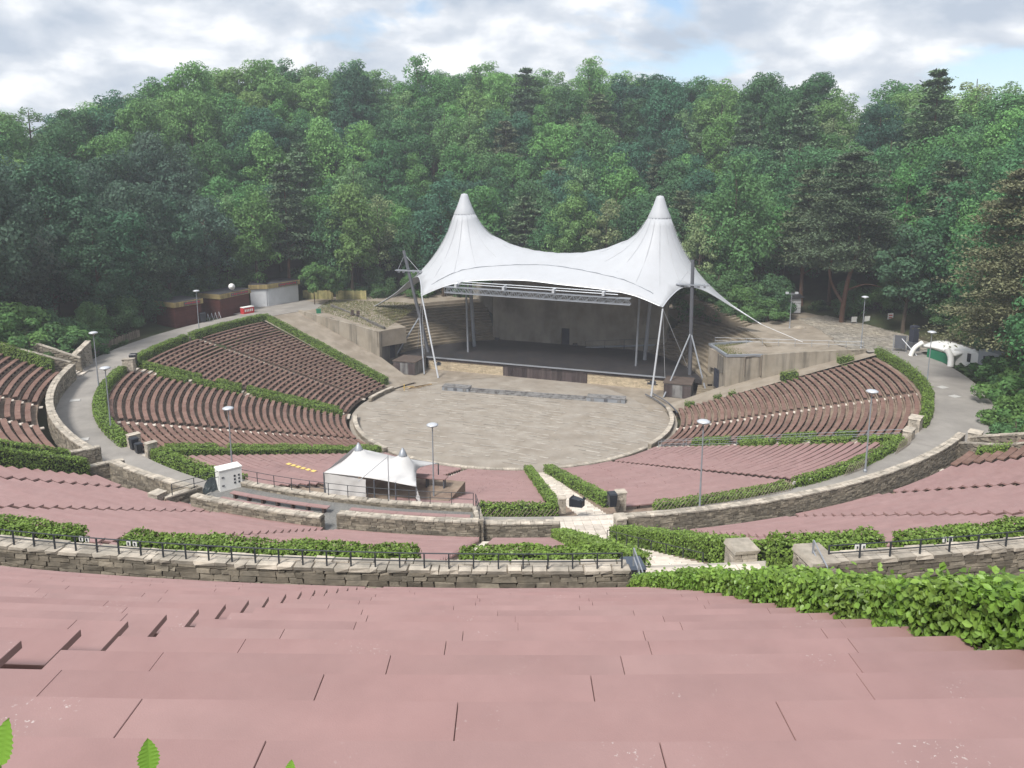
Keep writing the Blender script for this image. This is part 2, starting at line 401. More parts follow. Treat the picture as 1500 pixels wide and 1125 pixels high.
# ramps on both ends of the bowl: from the arena up to the plaza
def rampz(r): return lerp([(19, .1), (21, .35), (46.6, 7.76), (60, 7.9)], r)
for nm, a0, a1 in (('left_ramp', -134.6, -121.2), ('right_ramp', 90.4, 98.5)):
    mb = MB(); n = 26
    for k in range(n):
        p, q = 20 + 27.5 * k / n, 20 + 27.5 * (k + 1) / n
        f = (q - 20) / 27.5
        e0 = a0; e1 = a1
        if nm == 'right_ramp': e1 = 98.5 - 5.2 * max(0, (p - 28) / 17.6); e1b = 98.5 - 5.2 * max(0, (q - 28) / 17.6)
        else: e0 = -134.6 + (4.0 * max(0, (p - 28) / 17.6)); e1b = a1
        for t in range(4):
            x0, x1 = e0 + (e1 - e0) * t / 4, e0 + (e1 - e0) * (t + 1) / 4
            mb.add([pol(p, x0, rampz(p)), pol(q, x0, rampz(q)), pol(q, x1, rampz(q)), pol(p, x1, rampz(p))], [(0, 1, 2, 3)])
    struct(nm, mb, 'cobble' if 0 else 'dirt')
# ring road around to the plaza on both sides
mb = MB(); annulus(mb, 46.8, 52.2, 46.9, 92, 7.735, 7.735); annulus(mb, 45.5, 60, 91.5, 96, 7.765, 7.765); struct('right_road', mb, 'asphalt')
mb = MB(); annulus(mb, 46.8, 52.0, -122, -79, 7.735, 7.735); annulus(mb, 46.5, 58, -138, -121.5, 7.765, 7.765); struct('left_road', mb, 'asphalt')
mb = MB(); rr = random.Random(9)
def in_cob(x, y):
    r = math.hypot(x, y); a = math.degrees(math.atan2(x, -y)) % 360
    if not 40 < r < 60: return False
    return (92.5 < a < 118 and r > 43.5 + max(0, a - 98) * .32)
y = -4.
while y < 28:
    x = 34 + rr.uniform(0, .5)
    while x < 62:
        w = rr.uniform(.42, .7)
        if in_cob(x, y): mb.box((x + w / 2, y, 7.77 + rr.uniform(0, .02)), (w - .05, .40, .06), 0, .02)
        x += w
    y += .45
o = part('cobblestone', mb, 'cobble'); tag(o, 'grey cobblestones of the square right of the stage', 'cobbles', kind='stuff')

# ------------------------------------------------------------------ stone walls
STONE_ME = []
for i in range(6):
    b = MB(); random.seed(50 + i); b.box((0, 0, 0), (1, 1, 1), 0, .07); STONE_ME.append(b)
def stone_shape(mb, c, d, rz): mb.box(c, d, rz, min(.02, d[2] * .13))
def stone_wall(name, pts, zt, zb, th, label, cat='wall', course=.16, slen=.42, face=(1, 1), cap=.10, individual=0, group=None, ends=True, capover=.05, capm='stone_cap', stm='stone', seed=1):
    """pts: plan polyline; zt / zb: top and bottom height at each point; faces on the left (+) and right (-) side get stones"""
    rr = random.Random(seed); zt = zt if isinstance(zt, (list, tuple)) else [zt] * len(pts); zb = zb if isinstance(zb, (list, tuple)) else [zb] * len(pts)
    mid = len(pts) // 2
    t = thing(name, (pts[mid][0], pts[mid][1], zb[mid]), label, cat, group)
    core = MB(); stones = []; caps = []
    P = [Vector(p[:2]) for p in pts]
    cum = [0]
    for a, b in zip(P, P[1:]): cum.append(cum[-1] + (b - a).length)
    def at_s(s):
        s = max(0, min(cum[-1] - 1e-6, s))
        for i in range(len(P) - 1):
            if s <= cum[i + 1]:
                f = (s - cum[i]) / (cum[i + 1] - cum[i]); d = (P[i + 1] - P[i]).normalized()
                return P[i].lerp(P[i + 1], f), d, zt[i] + (zt[i + 1] - zt[i]) * f, zb[i] + (zb[i + 1] - zb[i]) * f
    for i in range(len(P) - 1):
        d = (P[i + 1] - P[i]).normalized(); nrm = Vector((-d.y, d.x)) * (th / 2 - .05)
        q = [P[i] - nrm, P[i + 1] - nrm, P[i + 1] + nrm, P[i] + nrm]
        core.prism([(v.x, v.y) for v in q], [zb[i], zb[i + 1], zb[i + 1], zb[i]], [zt[i] - cap, zt[i + 1] - cap, zt[i + 1] - cap, zt[i] - cap])
    part('wall_core', core, 'mortar', t)
    H = max(a - b for a, b in zip(zt, zb)); nc = max(1, int(round((H - cap) / course)))
    for side in (1, -1):
        if not face[0 if side > 0 else 1]: continue
        ztop = cap; k = 0
        while ztop < H - .02:
            hgt = min(course * rr.uniform(.75, 1.3), H - ztop); s = -rr.uniform(0, slen)
            while s < cum[-1]:
                L = slen * rr.uniform(.45, 1.6); s0, s1 = max(0, s), min(cum[-1], s + L); s += L
                if s1 - s0 < .06: continue
                p, d, a_, b_ = at_s((s0 + s1) / 2)
                if a_ - ztop < b_ + .02: continue
                nr = Vector((-d.y, d.x)) * side * (th / 2 - .05 + rr.uniform(-.012, .02))
                stones.append(((p.x + nr.x, p.y + nr.y, a_ - ztop - hgt / 2), (s1 - s0 - .02, .12, hgt - .018), math.atan2(d.y, d.x)))
            ztop += hgt
    rows_ = 2 if th > .45 else 1; W_ = th + 2 * capover
    for q in range(rows_):
        s = 0; fr_ = 1.0 if rows_ == 1 else (.56 if q == 0 else .44); o0 = -W_ / 2 if q == 0 else -W_ / 2 + .56 * W_
        while s < cum[-1]:
            L = slen * .95 * rr.uniform(.5, 1.6); s1 = min(cum[-1], s + L)
            if cum[-1] - s1 < .15: s1 = cum[-1]
            p, d, a_, b_ = at_s((s + s1) / 2); w = fr_ * W_
            off = Vector((-d.y, d.x)) * (o0 + w / 2 + rr.uniform(-.015, .015))
            slp = (at_s(s1)[2] - at_s(s)[2]) / max(.01, s1 - s); caps.append(((p.x + off.x, p.y + off.y, a_ - cap / 2 + rr.uniform(-.012, .012)), (s1 - s - .015, w - .008 + rr.uniform(-.02, .012), cap), math.atan2(d.y, d.x) + rr.uniform(-.03, .03), slp))
            s = s1
    if ends:
        for e_, sg in ((0, -1), (-1, 1)):
            p, d, a_, b_ = at_s(0 if e_ == 0 else cum[-1]); h = a_ - cap
            while h > b_ + .08:
                hh = course * rr.uniform(.8, 1.3)
                stones.append(((p.x + d.x * sg * .0, p.y + d.y * sg * .0, h - hh / 2), (.12, th * rr.uniform(.9, .98), hh - .018), math.atan2(d.y, d.x))); h -= hh
    for lst, nm, m_ in ((stones, 'stone', stm), (caps, 'capstone', capm)):
        lim = individual if nm == 'stone' else min(individual, 150)
        def sc(it):
            X, Y, D = proj(it[0]); return D if -30 < X < 1530 and Y < 1200 else 1e6
        lst.sort(key=sc)
        if lim:
            me = []
            for i, b in enumerate(STONE_ME): 
                mm = bpy.data.meshes.get(nm + '_block_%d_' % i + m_) or b.mesh(nm + '_block_%d_' % i + m_, m_); me.append(mm)
            for it in lst[:lim]:
                c, d, rz = it[:3]; inst(nm, rr.choice(me), c, (0, 0, rz), d, t)
        rest = MB(); random.seed(seed)
        for it in lst[lim:]:
            stone_shape(rest, *it[:3])
            if len(it) > 3 and abs(it[3]) > .01:
                c, d, rz, sl_ = it
                for q in range(len(rest.v) - 8, len(rest.v)): x_, y_, z_ = rest.v[q]; rest.v[q] = (x_, y_, z_ + sl_ * ((x_ - c[0]) * math.cos(rz) + (y_ - c[1]) * math.sin(rz)))
        if rest.v: part(nm + ('_course' if lim else ''), rest, m_, t, kind='stuff')
    return t
def arcpts(r, a0, a1, step=1.5):
    n = max(1, int(math.ceil(abs(a1 - a0) / step))); return [pol(r, a0 + (a1 - a0) * i / n) for i in range(n + 1)]

# parapet walls of the upper promenade (closest)
stone_wall('parapet_wall', arcpts(75.83, -24, 2.2, 1.0), 20.3, 17.6, .50, 'long weathered stone parapet with a black railing across the foreground, left of the stairs', course=.13, slen=.40, individual=290, seed=11)
stone_wall('parapet_wall', arcpts(75.83, 5.75, 22, 1.0), 20.3, 17.6, .50, 'weathered stone parapet with a black railing, right of the paved stairs', course=.13, slen=.40, individual=140, seed=12)
# ring path outer wall, in its pieces
stone_wall('ring_wall', arcpts(50.35, -76.4, -40.6), 9.55, 7.6, .55, 'pale capped stone wall curving along the grey path at the left edge', course=.16, slen=.5, seed=13)
stone_wall('ring_wall', arcpts(50.4, -36.2, -25.6), 9.5, 7.6, .5, 'curved stone wall below the left hedges, ending at the white container', course=.16, slen=.5, seed=14)
stone_wall('ring_wall', arcpts(51.6, -24.2, -13.4), 9.65, 8.0, .5, 'low stone wall of the gravel terrace, the piece in front of the white container', course=.14, slen=.45, seed=15)
stone_wall('ring_wall', arcpts(50.9, -12.5, -2.5), 9.65, 8.0, .5, 'low stone wall of the gravel terrace, the piece in front of the small white tent', course=.14, slen=.45, seed=16)
stone_wall('ring_wall', arcpts(50.35, -2.1, 3.1), 9.3, 7.6, .5, 'short shaded stone wall between gravel terrace and centre stairs', course=.14, slen=.45, seed=17)
stone_wall('ring_wall', arcpts(50.4, 7.3, 46.6), 9.55, 7.6, .5, 'long curved stone wall with pale capping right of the centre stairs', course=.16, slen=.45, seed=18)
stone_wall('terrace_wall', arcpts(47.3, -24.4, -3.3), 8.95, 7.2, .45, 'stone edge of the gravel terrace carrying the thin railing behind the small tent', course=.15, slen=.45, seed=19)
stone_wall('terrace_end_wall', [pol(47.3, -3.1), pol(50.9, -2.4)], [8.95, 9.65], 7.2, .4, 'short stone end wall at the right end of the gravel terrace', course=.15, slen=.4, seed=20)
stone_wall('terrace_end_wall', [pol(49.9, -25.6), pol(52.3, -26.3)], [9.4, 9.4], 7.6, .45, 'short grey stone end wall at the left end of the gravel terrace', course=.15, slen=.4, seed=21)
stone_wall('side_wall', [pol(49.7, -40.4), pol(51.8, -40.9)], 9.6, 7.7, .45, 'short pale stone wall at the end of the back left hedge', course=.16, slen=.4, seed=22)
stone_wall('side_wall', [pol(49.6, -36.2), pol(52.0, -37.0)], 9.4, 7.7, .45, 'short pale stone wall at the end of the front left hedge', course=.16, slen=.4, seed=23)
stone_wall('side_wall', [pol(50.6, -76.8), pol(57, -76.4), pol(64, -76)], [9.7, 12.2, 15.0], [7.6, 9, 12], .4, 'sloping stone wall beside the steps at the far left edge', course=.2, slen=.5, seed=24)
stone_wall('side_wall', [pol(50.4, -79.6), pol(58, -79.6), pol(66, -79.6)], [9.6, 12.9, 16.2], [7.6, 9, 12], .4, 'upper sloping stone wall rising to the left edge below the bushes', course=.2, slen=.5, seed=25)
stone_wall('side_wall', [pol(51.6, -80.2), pol(51.2, -84.8)], [9.5, 10.6], 7.6, .6, 'tall tan stone wall block by the left path near a lamp', course=.25, slen=.6, seed=26, stm='concrete_pale')
stone_wall('side_wall', [pol(50.9, 47.4), pol(55, 46.9), pol(62, 46.6)], [9.2, 10.6, 13.6], [7.6, 8.5, 11], .5, 'pale stone wall climbing right from the end of the right path', course=.2, slen=.5, seed=27)
stone_wall('side_wall', [pol(50.6, 44.9), pol(54, 43.6), pol(58, 43)], [9.2, 10.2, 12], [7.6, 8.4, 10.4], .45, 'lower pale stone wall beside the top right bench rows', course=.2, slen=.5, seed=28)
# arena kerb walls
for a0, a1, lb in ((-121, -104.5, 'low stone kerb around the arena, leftmost piece nearest the stage'), (-84, -45, 'low stone kerb around the left of the arena'), (-43, 3.2, 'low stone kerb around the near edge of the arena, left of the stairs'), (10, 47.5, 'low stone kerb around the near edge of the arena, right of the stairs'), (50, 92, 'low pale stone kerb around the right end of the arena')):
    stone_wall('arena_kerb', arcpts(19.9, a0, a1, 2.5), .62 if abs(a0) > 45 else .5, -.2, .42, lb, 'kerb', course=.2, slen=.6, cap=.14, seed=int(abs(a0)) + 30)

# ------------------------------------------------------------------ benches
SEC1 = [(-120.6, -104.9, 'first'), (-103.6, -85.6, 'second'), (-81.8, -58.1, 'third'), (-56.6, -44.6, 'fourth'), (-41.0, -14.6, 'fifth'), (-12.9, 3.3, 'sixth'), (10.2, 29.0, 'seventh'), (30.1, 47.6, 'eighth'), (50.6, 69.4, 'ninth'), (70.9, 89.6, 'tenth')]
SEC2 = [(-75.9, -62.75, 'first'), (-61.7, -54.75, 'second'), (-53.65, -41.5, 'third'), (-35.6, -31.95, 'fourth'), (-31.1, -22.45, 'fifth'), (-21.4, -13.15, 'sixth'), (-12.1, -2.4, 'seventh'), (-1.45, 2.4, 'eighth'), (8.0, 10.9, 'ninth'), (11.9, 19.5, 'tenth'), (20.6, 29.0, 'eleventh'), (30.1, 38.8, 'twelfth'), (39.8, 45.8, 'thirteenth')]
SEC3 = [(-19.6, -2.58, 'left'), (-2.22, 2.35, 'centre')]
def ground_span(tier, k, a0, a1):
    """clip a row where other things stand: returns list of (a0,a1)"""
    if tier == 1:
        r = r1(k)
        if a0 == -41.0:
            if r > 44.5: return []
            if r > 34.5: return [(a0, -21.5 - (r - 35) * .55)]
        if a0 == -12.9 and r > 43.2: return []
        if a0 == 10.2 and r > 43.6: return []
        if a0 == 30.1 and r > 44.6: return [(a0, min(a1, 46))]
        if r > 45.6: return []
    return [(a0, a1)]
rows = []
for tier, N, rf, tf, secs in ((3, N3, r3, t3, SEC3), (2, N2, r2, t2, SEC2), (1, N1, r1, t1, SEC1)):
    for s in secs:
        for k in range(N):
            for a0, a1 in ground_span(tier, k, s[0], s[1]):
                r = rf(k); z = tf(k)
                if (tier == 2 and secs.index(s) % 2) or (tier == 3 and s[2] == 'left' and k < N - 1): w_ = .5; r = r + (rf(k + 1) - r) * w_; z = z + (tf(k + 1) - z) * w_
                if tier == 2 and s[0] == -1.5: a1 = 2.6
                # visibility window
                vis = [proj(pol(r, a0 + (a1 - a0) * i / 6, z + .4)) for i in range(7)]
                if not any(-60 < X < 1560 and -100 < Y < 1230 and D > 0 for X, Y, D in vis): continue
                inn = [D for X, Y, D in vis if -60 < X < 1560 and Y < 1230 and D > 0]
                rows.append((min(inn), tier, s, k, a0, a1, r, z))
rows.sort(key=lambda t: t[0])
LEG = {}
def leg_mesh(h, m):
    if (h, m) not in LEG:
        b = MB(); b.box((0, 0, h / 2), (.10, .34, h), 0); b.box((0, 0, h - .02), (.12, .40, .05), 0); LEG[(h, m)] = b.mesh('bench_leg', m)
    return LEG[(h, m)]
def board_pts(r, a, b, dep, z0, z1, gap):
    ga = math.degrees(gap / 2 / r); a += ga; b -= ga
    q = [pol(r - dep / 2, a), pol(r - dep / 2, b), pol(r + dep / 2, b), pol(r + dep / 2, a)]
    return q, z0, z1
stuff = {1: MB(), 2: MB()}; stuffl = {1: MB(), 2: MB()}
rb = random.Random(21); NB = 0
for D, tier, s, k, a0, a1, r, z in rows:
    mat_ = 'bench' if tier > 1 or -45 < a0 < 40 else 'bench_brown'
    if tier == 2 and (a0 < -50 or a0 > 38): mat_ = 'bench_brown'
    dep = {3: .50, 2: .44, 1: .40}[tier]; top = z + .40
    L = R(a1 - a0) * r; bl = 1.66 if tier == 3 else 2.6
    cuts = [0.]; x = bl * rb.uniform(.3, 1.)
    while x < L - .35: cuts.append(x / L); x += bl
    cuts.append(1.)
    # keep only boards close to the frame on very long rows
    nl_ = max(2, int(L / 1.2)); ei_ = math.degrees(.18 / r); legs = [a0 + ei_ + (a1 - a0 - 2 * ei_) * i / nl_ for i in range(nl_ + 1)] if not (tier == 3) else [a0 + (a1 - a0) * c for c in (.02, .35, .65, .98)]
    if NB < 300:
        NB += 1
        am = (a0 + a1) / 2
        tiername = {3: 'foreground', 2: 'middle', 1: 'lower'}[tier]
        if tier == 3:
            lb = 'reddish brown bench, %s row above the railed stone parapet, %s' % (ordn(k + 1), 'centre foreground block' if s[2] == 'centre' else 'block left of the toothed aisle')
        elif tier == 2:
            lb = 'reddish brown bench, %s row up, %s block from the left, middle tier' % (ordn(k + 1), s[2])
        else:
            lb = 'brown bench, %s row up from the arena, %s block from the left' % (ordn(k + 1), s[2])
        t = thing('bench', pol(r, am, z), lb, 'bench', {3: 'benches of the foreground tier', 2: 'benches of the middle tier', 1: 'benches of the lower tier'}[tier])
        for c0, c1 in zip(cuts, cuts[1:]):
            A, B = a0 + (a1 - a0) * c0, a0 + (a1 - a0) * c1
            p0, p1 = proj(pol(r, A, top)), proj(pol(r, B, top))
            if (p0[0] < -120 and p1[0] < -120) or (p0[0] > 1620 and p1[0] > 1620): continue
            b = MB(); jz = rb.uniform(-.0015, .0015); q, _, _ = board_pts(r, A, B, dep, 0, 0, .0035)
            # soft edge: top slightly inset
            bv = .004; c = [sum(p[i] for p in q) / 4 for i in (0, 1)]
            q2 = [pol(rr_, aa_) for rr_, aa_ in ((r - dep / 2 + bv, A + math.degrees(.0045 / r)), (r - dep / 2 + bv, B - math.degrees(.0045 / r)), (r + dep / 2 - bv, B - math.degrees(.0045 / r)), (r + dep / 2 - bv, A + math.degrees(.0045 / r)))]
            if tier == 3:
                b.prism(q, top - .065 + jz, top - bv + jz); n_ = len(b.v)
                b.v = b.v; b.add([(*p, top - bv + jz) for p in q] + [(*p, top + jz) for p in q2], [(4, 5, 6, 7), (0, 1, 5, 4), (1, 2, 6, 5), (2, 3, 7, 6), (3, 0, 4, 7)])
                b.f = [f for f in b.f if f != (4, 5, 6, 7)]
            else: b.prism(q, top - .10 + jz, top + jz)
            part('board', b, mat_, t)
        lm = leg_mesh(.345, 'bench_leg')
        for la in (legs if tier == 1 else legs[::2] + legs[-1:] if tier == 2 and len(legs) % 2 == 0 else legs[::2] if tier == 2 else legs):
            X, Y, _ = proj(pol(r, la, z))
            if -60 < X < 1560: inst('leg', lm, pol(r, la, z - .17), (0, 0, R(la)), (1, 1, 1.49), t)
    else:
        tt = 1 if mat_ == 'bench_brown' else 2; mb = stuff[tt]
        for c0, c1 in zip(cuts, cuts[1:]):
            A, B = a0 + (a1 - a0) * c0, a0 + (a1 - a0) * c1
            q, _, _ = board_pts(r, A, B, dep, 0, 0, .03); jz = rb.uniform(-.01, .01); mb.prism(q, top - .08 + jz, top + jz)
        for la in legs: stuffl[tt].box(pol(r, la, z + .17), (.16, .34, .345), R(la))
for tt, nm, lb in ((1, 'side_benches', 'dark brown bench rows of the side blocks around the arena'), (2, 'painted_benches', 'reddish brown bench rows in the farther middle blocks')):
    o = bpy.data.objects.new(nm, None); link(o); tag(o, lb, 'benches', kind='stuff')
    part('board', stuff[tt], 'bench_brown' if tt == 1 else 'bench', o, kind='stuff'); part('leg', stuffl[tt], 'bench_leg', o, kind='stuff')
print('benches', NB, 'of', len(rows))

# ------------------------------------------------------------------ aisle steps
STEP = MB(); random.seed(3); STEP.box((0, 0, 0), (1, 1, 1), 0, .02); STEPM = STEP.mesh('step', 'step_stone')
def aisle(tier, a, width, label, n0=0, n1=None, m=STEPM):
    N, rf, tf, d = ((N1, r1, t1, .752), (N2, r2, t2, .75), (N3, r3, t3, .7175))[tier - 1]
    t = thing('aisle_steps', pol(rf(0), a, tf(0)), label, 'steps', 'stepped aisles between the bench blocks')
    for k in range(n0, n1 or N):
        rise = tf(1) - tf(0)
        inst('step', m, pol(rf(k) - d * .42 + .17 - .36, a + random.uniform(-.05, .05), tf(k) - rise * .5 + .02), (0, 0, R(a)), (width * random.uniform(.92, 1.05), .36, .09), t)
    return t
for a, w, lb in ((-104.25, .55, 'pale stepped aisle through the farthest left lower block'), (-57.35, .6, 'pale stepped aisle in the left lower tier behind the lamp post'), (-13.7, .7, 'stepped aisle just right of the small white tent'),
                 (29.55, .5, 'narrow stepped aisle in the lower right tier, left of the right lamp'), (70.15, .6, 'pale stepped aisle through the far right lower block')):
    t = aisle(1, a, w, lb, 0, 30 if abs(a) < 40 else None)
for i in range(6):
    t = thing('yellow_seat_mark', pol(r1(19), -34.6 + i * 1.0, t1(19) + .40), 'yellow patch %s from the left on the bench row left of the small tent' % ordn(i + 1), 'seat mark', 'yellow patches on a bench row')
    b = MB(); b.box(pol(r1(19), -34.6 + i * 1.0, t1(19) + .43), (.42, .36, .03), R(-34) + .05 * (i % 2)); part('patch', b, 'yellow_board', t)
for a, w, lb in ((-62.2, .55, 'leftmost pale stepped aisle at the left edge'), (-54.2, .55, 'second pale stepped aisle at the left edge'), (-31.55, .4, 'stepped aisle left of the white container'), (-21.95, .5, 'stepped aisle in the middle tier below the white container'), (-12.65, .5, 'stepped aisle running from the gap of the gravel terrace'),
                 (-1.9, .55, 'paved aisle in the middle tier just left of the centre stairs'), (11.3, .4, 'first stepped aisle right of the centre stairs, middle tier'), (19.95, .5, 'second stepped aisle right of the centre stairs, middle tier'), (29.55, .5, 'third stepped aisle right of the centre stairs, middle tier'), (39.25, .5, 'rightmost stepped aisle of the middle tier')):
    aisle(2, a, w, lb)
aisle(3, -2.35, .2, 'narrow toothed aisle in the left foreground')
# hedged stairs of the lower tier
for a, w, lb in ((-83.7, 2.0, 'broad pale stairs between two hedges in the left lower tier'), (-42.8, 1.2, 'stairs between clipped hedges left of the small tent'), (49.1, 1.3, 'pale stairs between clipped hedges and railings in the right lower tier')):
    aisle(1, a, w, lb)
# centre stairs: lower part and upper part, paved with uneven slabs
def slab_stairs(tier, ac, width, label, a_of=None, n1=None):
    N, rf, tf, d = ((N1, r1, t1, .752), (N2, r2, t2, .75), (N3, r3, t3, .7175))[tier - 1]
    t = thing('centre_stairs', pol(rf(0), ac, tf(0)), label, 'stairs'); rr = random.Random(tier); cnt = 0; rest = MB()
    for k in range(N):
        x = -width / 2; aa = a_of(k) if a_of else ac
        while x < width / 2 - .1:
            w = min(rr.uniform(.4, .95), width / 2 - x); pr_ = rf(k) + d * .08; ang = aa + math.degrees((x + w / 2) / pr_)
            inst('slab', STEPM, pol(pr_, ang, tf(k) + .015 + rr.uniform(0, .012)), (0, 0, R(ang) + rr.uniform(-.02, .02)), (w - .03, d - .03, .10), t); x += w
    return t
slab_stairs(1, 6.9, 2.0, 'pale slab stairs between two hedges down to the arena', lambda k: 6.6 + .05 * k * .3)
slab_stairs(2, 4.6, 2.7, 'wide pale slab stairs leading down from the railed promenade', lambda k: 4.75 - .004 * k)
stm_ = thing('stair_landing', pol(74.2, 4, 18.3), 'pale slab landing at the top of the wide centre stairs', 'landing')
for i in range(5):
    for j in range(6): inst('slab', STEPM, pol(72.9 + i * .7, 2.75 + j * .6, 18.33), (0, 0, R(4) + random.uniform(-.03, .03)), (.74, .67, .08), stm_)
t = thing('ring_landing', pol(48.6, 6.3, 7.72), 'pale paved landing of the centre stairs beside the black bins', 'landing')
for i in range(6):
    for j in range(7): inst('slab', STEPM, pol(46.9 + i * .68, 3.6 + j * .72, 7.745), (0, 0, R(6) + random.uniform(-.04, .04)), (.58, .64, .06), t)

# gravel terrace
mb = MB(); annulus(mb, 47.4, 51.5, -25.4, -2.8, 8.6, 8.6); struct('gravel_terrace', mb, 'gravel')
def free_bench(r, a0, a1, z, lb):
    t = thing('bench', pol(r, (a0 + a1) / 2, z), lb, 'bench', 'benches on the gravel terrace'); n = 5
    for i in range(n):
        A, B = a0 + (a1 - a0) * i / n, a0 + (a1 - a0) * (i + 1) / n; b = MB(); q, _, _ = board_pts(r, A, B, .42, 0, 0, .02); b.prism(q, z + .36, z + .42); part('board', b, 'bench', t)
    for i in range(7):
        la = a0 + (a1 - a0) * (i + .3) / 6.6; inst('leg', leg_mesh(.36, 'bench_leg'), pol(r, la, z), (0, 0, R(la)), (1.4, 1, 1), t)
free_bench(49.15, -23.2, -14.3, 8.6, 'bench on the gravel terrace right below the white container')
free_bench(50.2, -23.2, -15.0, 8.6, 'nearer left bench on the gravel terrace, just behind its low wall')
free_bench(49.05, -12.6, -3.3, 8.6, 'bench on the gravel terrace in front of the small white tent')

# ------------------------------------------------------------------ railings
def railing(name, pts, h, label, m='rail_black', r=.02, rails=(1.0, .5), group=None, post_every=1):
    t = thing(name, pts[0], label, 'railing', group)
    pb = MB(); pb.box((0, 0, .5), (r * 2.2, r * 2.2, 1)); pm = pb.mesh('post', m)
    for i in range(0, len(pts), post_every): inst('post', pm, pts[i], (0, 0, 0), (1, 1, h), t)
    for f in rails:
        b = MB(); b.path([(p[0], p[1], p[2] + h * f - (0 if f < 1 else 0)) for p in pts], r, 6); part('rail', b, m, t)
    return t
def arc3(r, a0, a1, z, d):
    n = int(abs(R(a1 - a0)) * r / d) + 1; return [pol(r, a0 + (a1 - a0) * i / n, z) for i in range(n + 1)]
railing('railing', arc3(76.0, -23.5, 2.05, 20.28, .66), .44, 'black steel railing on the long foreground parapet, left of the stairs', r=.017)
railing('railing', arc3(76.0, 6.3, 21, 20.28, .9), .44, 'black steel railing on the parapet right of the paved stairs', r=.017)
railing('railing', [lin(pol(75.9, 2.3, 20.3), pol(77.0, 2.45, 19.7), i / 3) for i in range(4)], .5, 'short grey handrail bending down at the right end of the foreground parapet', m='steel', r=.02)
railing('railing', [lin(pol(75.9, 6.0, 20.25), pol(77.4, 6.1, 19.3), i / 3) for i in range(4)], .6, 'slanting grey handrail above the near hedge, right of the stairs', m='steel', r=.02)
railing('railing', arc3(47.3, -24.2, -3.3, 8.95, 1.55), .85, 'thin dark railing along the stone edge behind the small white tent', r=.02)
railing('railing', [lin(pol(47.4, -3.1, 8.95), pol(50.7, -2.45, 9.65), i / 3) for i in range(4)], .85, 'short railing at the right end of the gravel terrace', r=.02)
railing('railing', [lin(pol(51.9, -26.0, 9.4), pol(47.5, -24.6, 9.2), i / 3) for i in range(4)], .8, 'short railing in front of the white container', r=.02)
railing('railing', [pol(r1(k * 4) , 48.4, t1(k * 4)) for k in range(9)], .95, 'thin grey handrail down the far side of the hedged right stairs', m='steel', r=.022)
railing('railing', [pol(r1(k * 4) , 50.0, t1(k * 4)) for k in range(9)], .95, 'thin grey handrail down the near side of the hedged right stairs', m='steel', r=.022)
railing('railing', [pol(53.0 + 2.2 * i, 5.85, 8.9 + .95 * i) for i in range(8)], 1.0, 'thin black handrail along the hedge of the wide centre stairs', r=.02, rails=(1.0,))

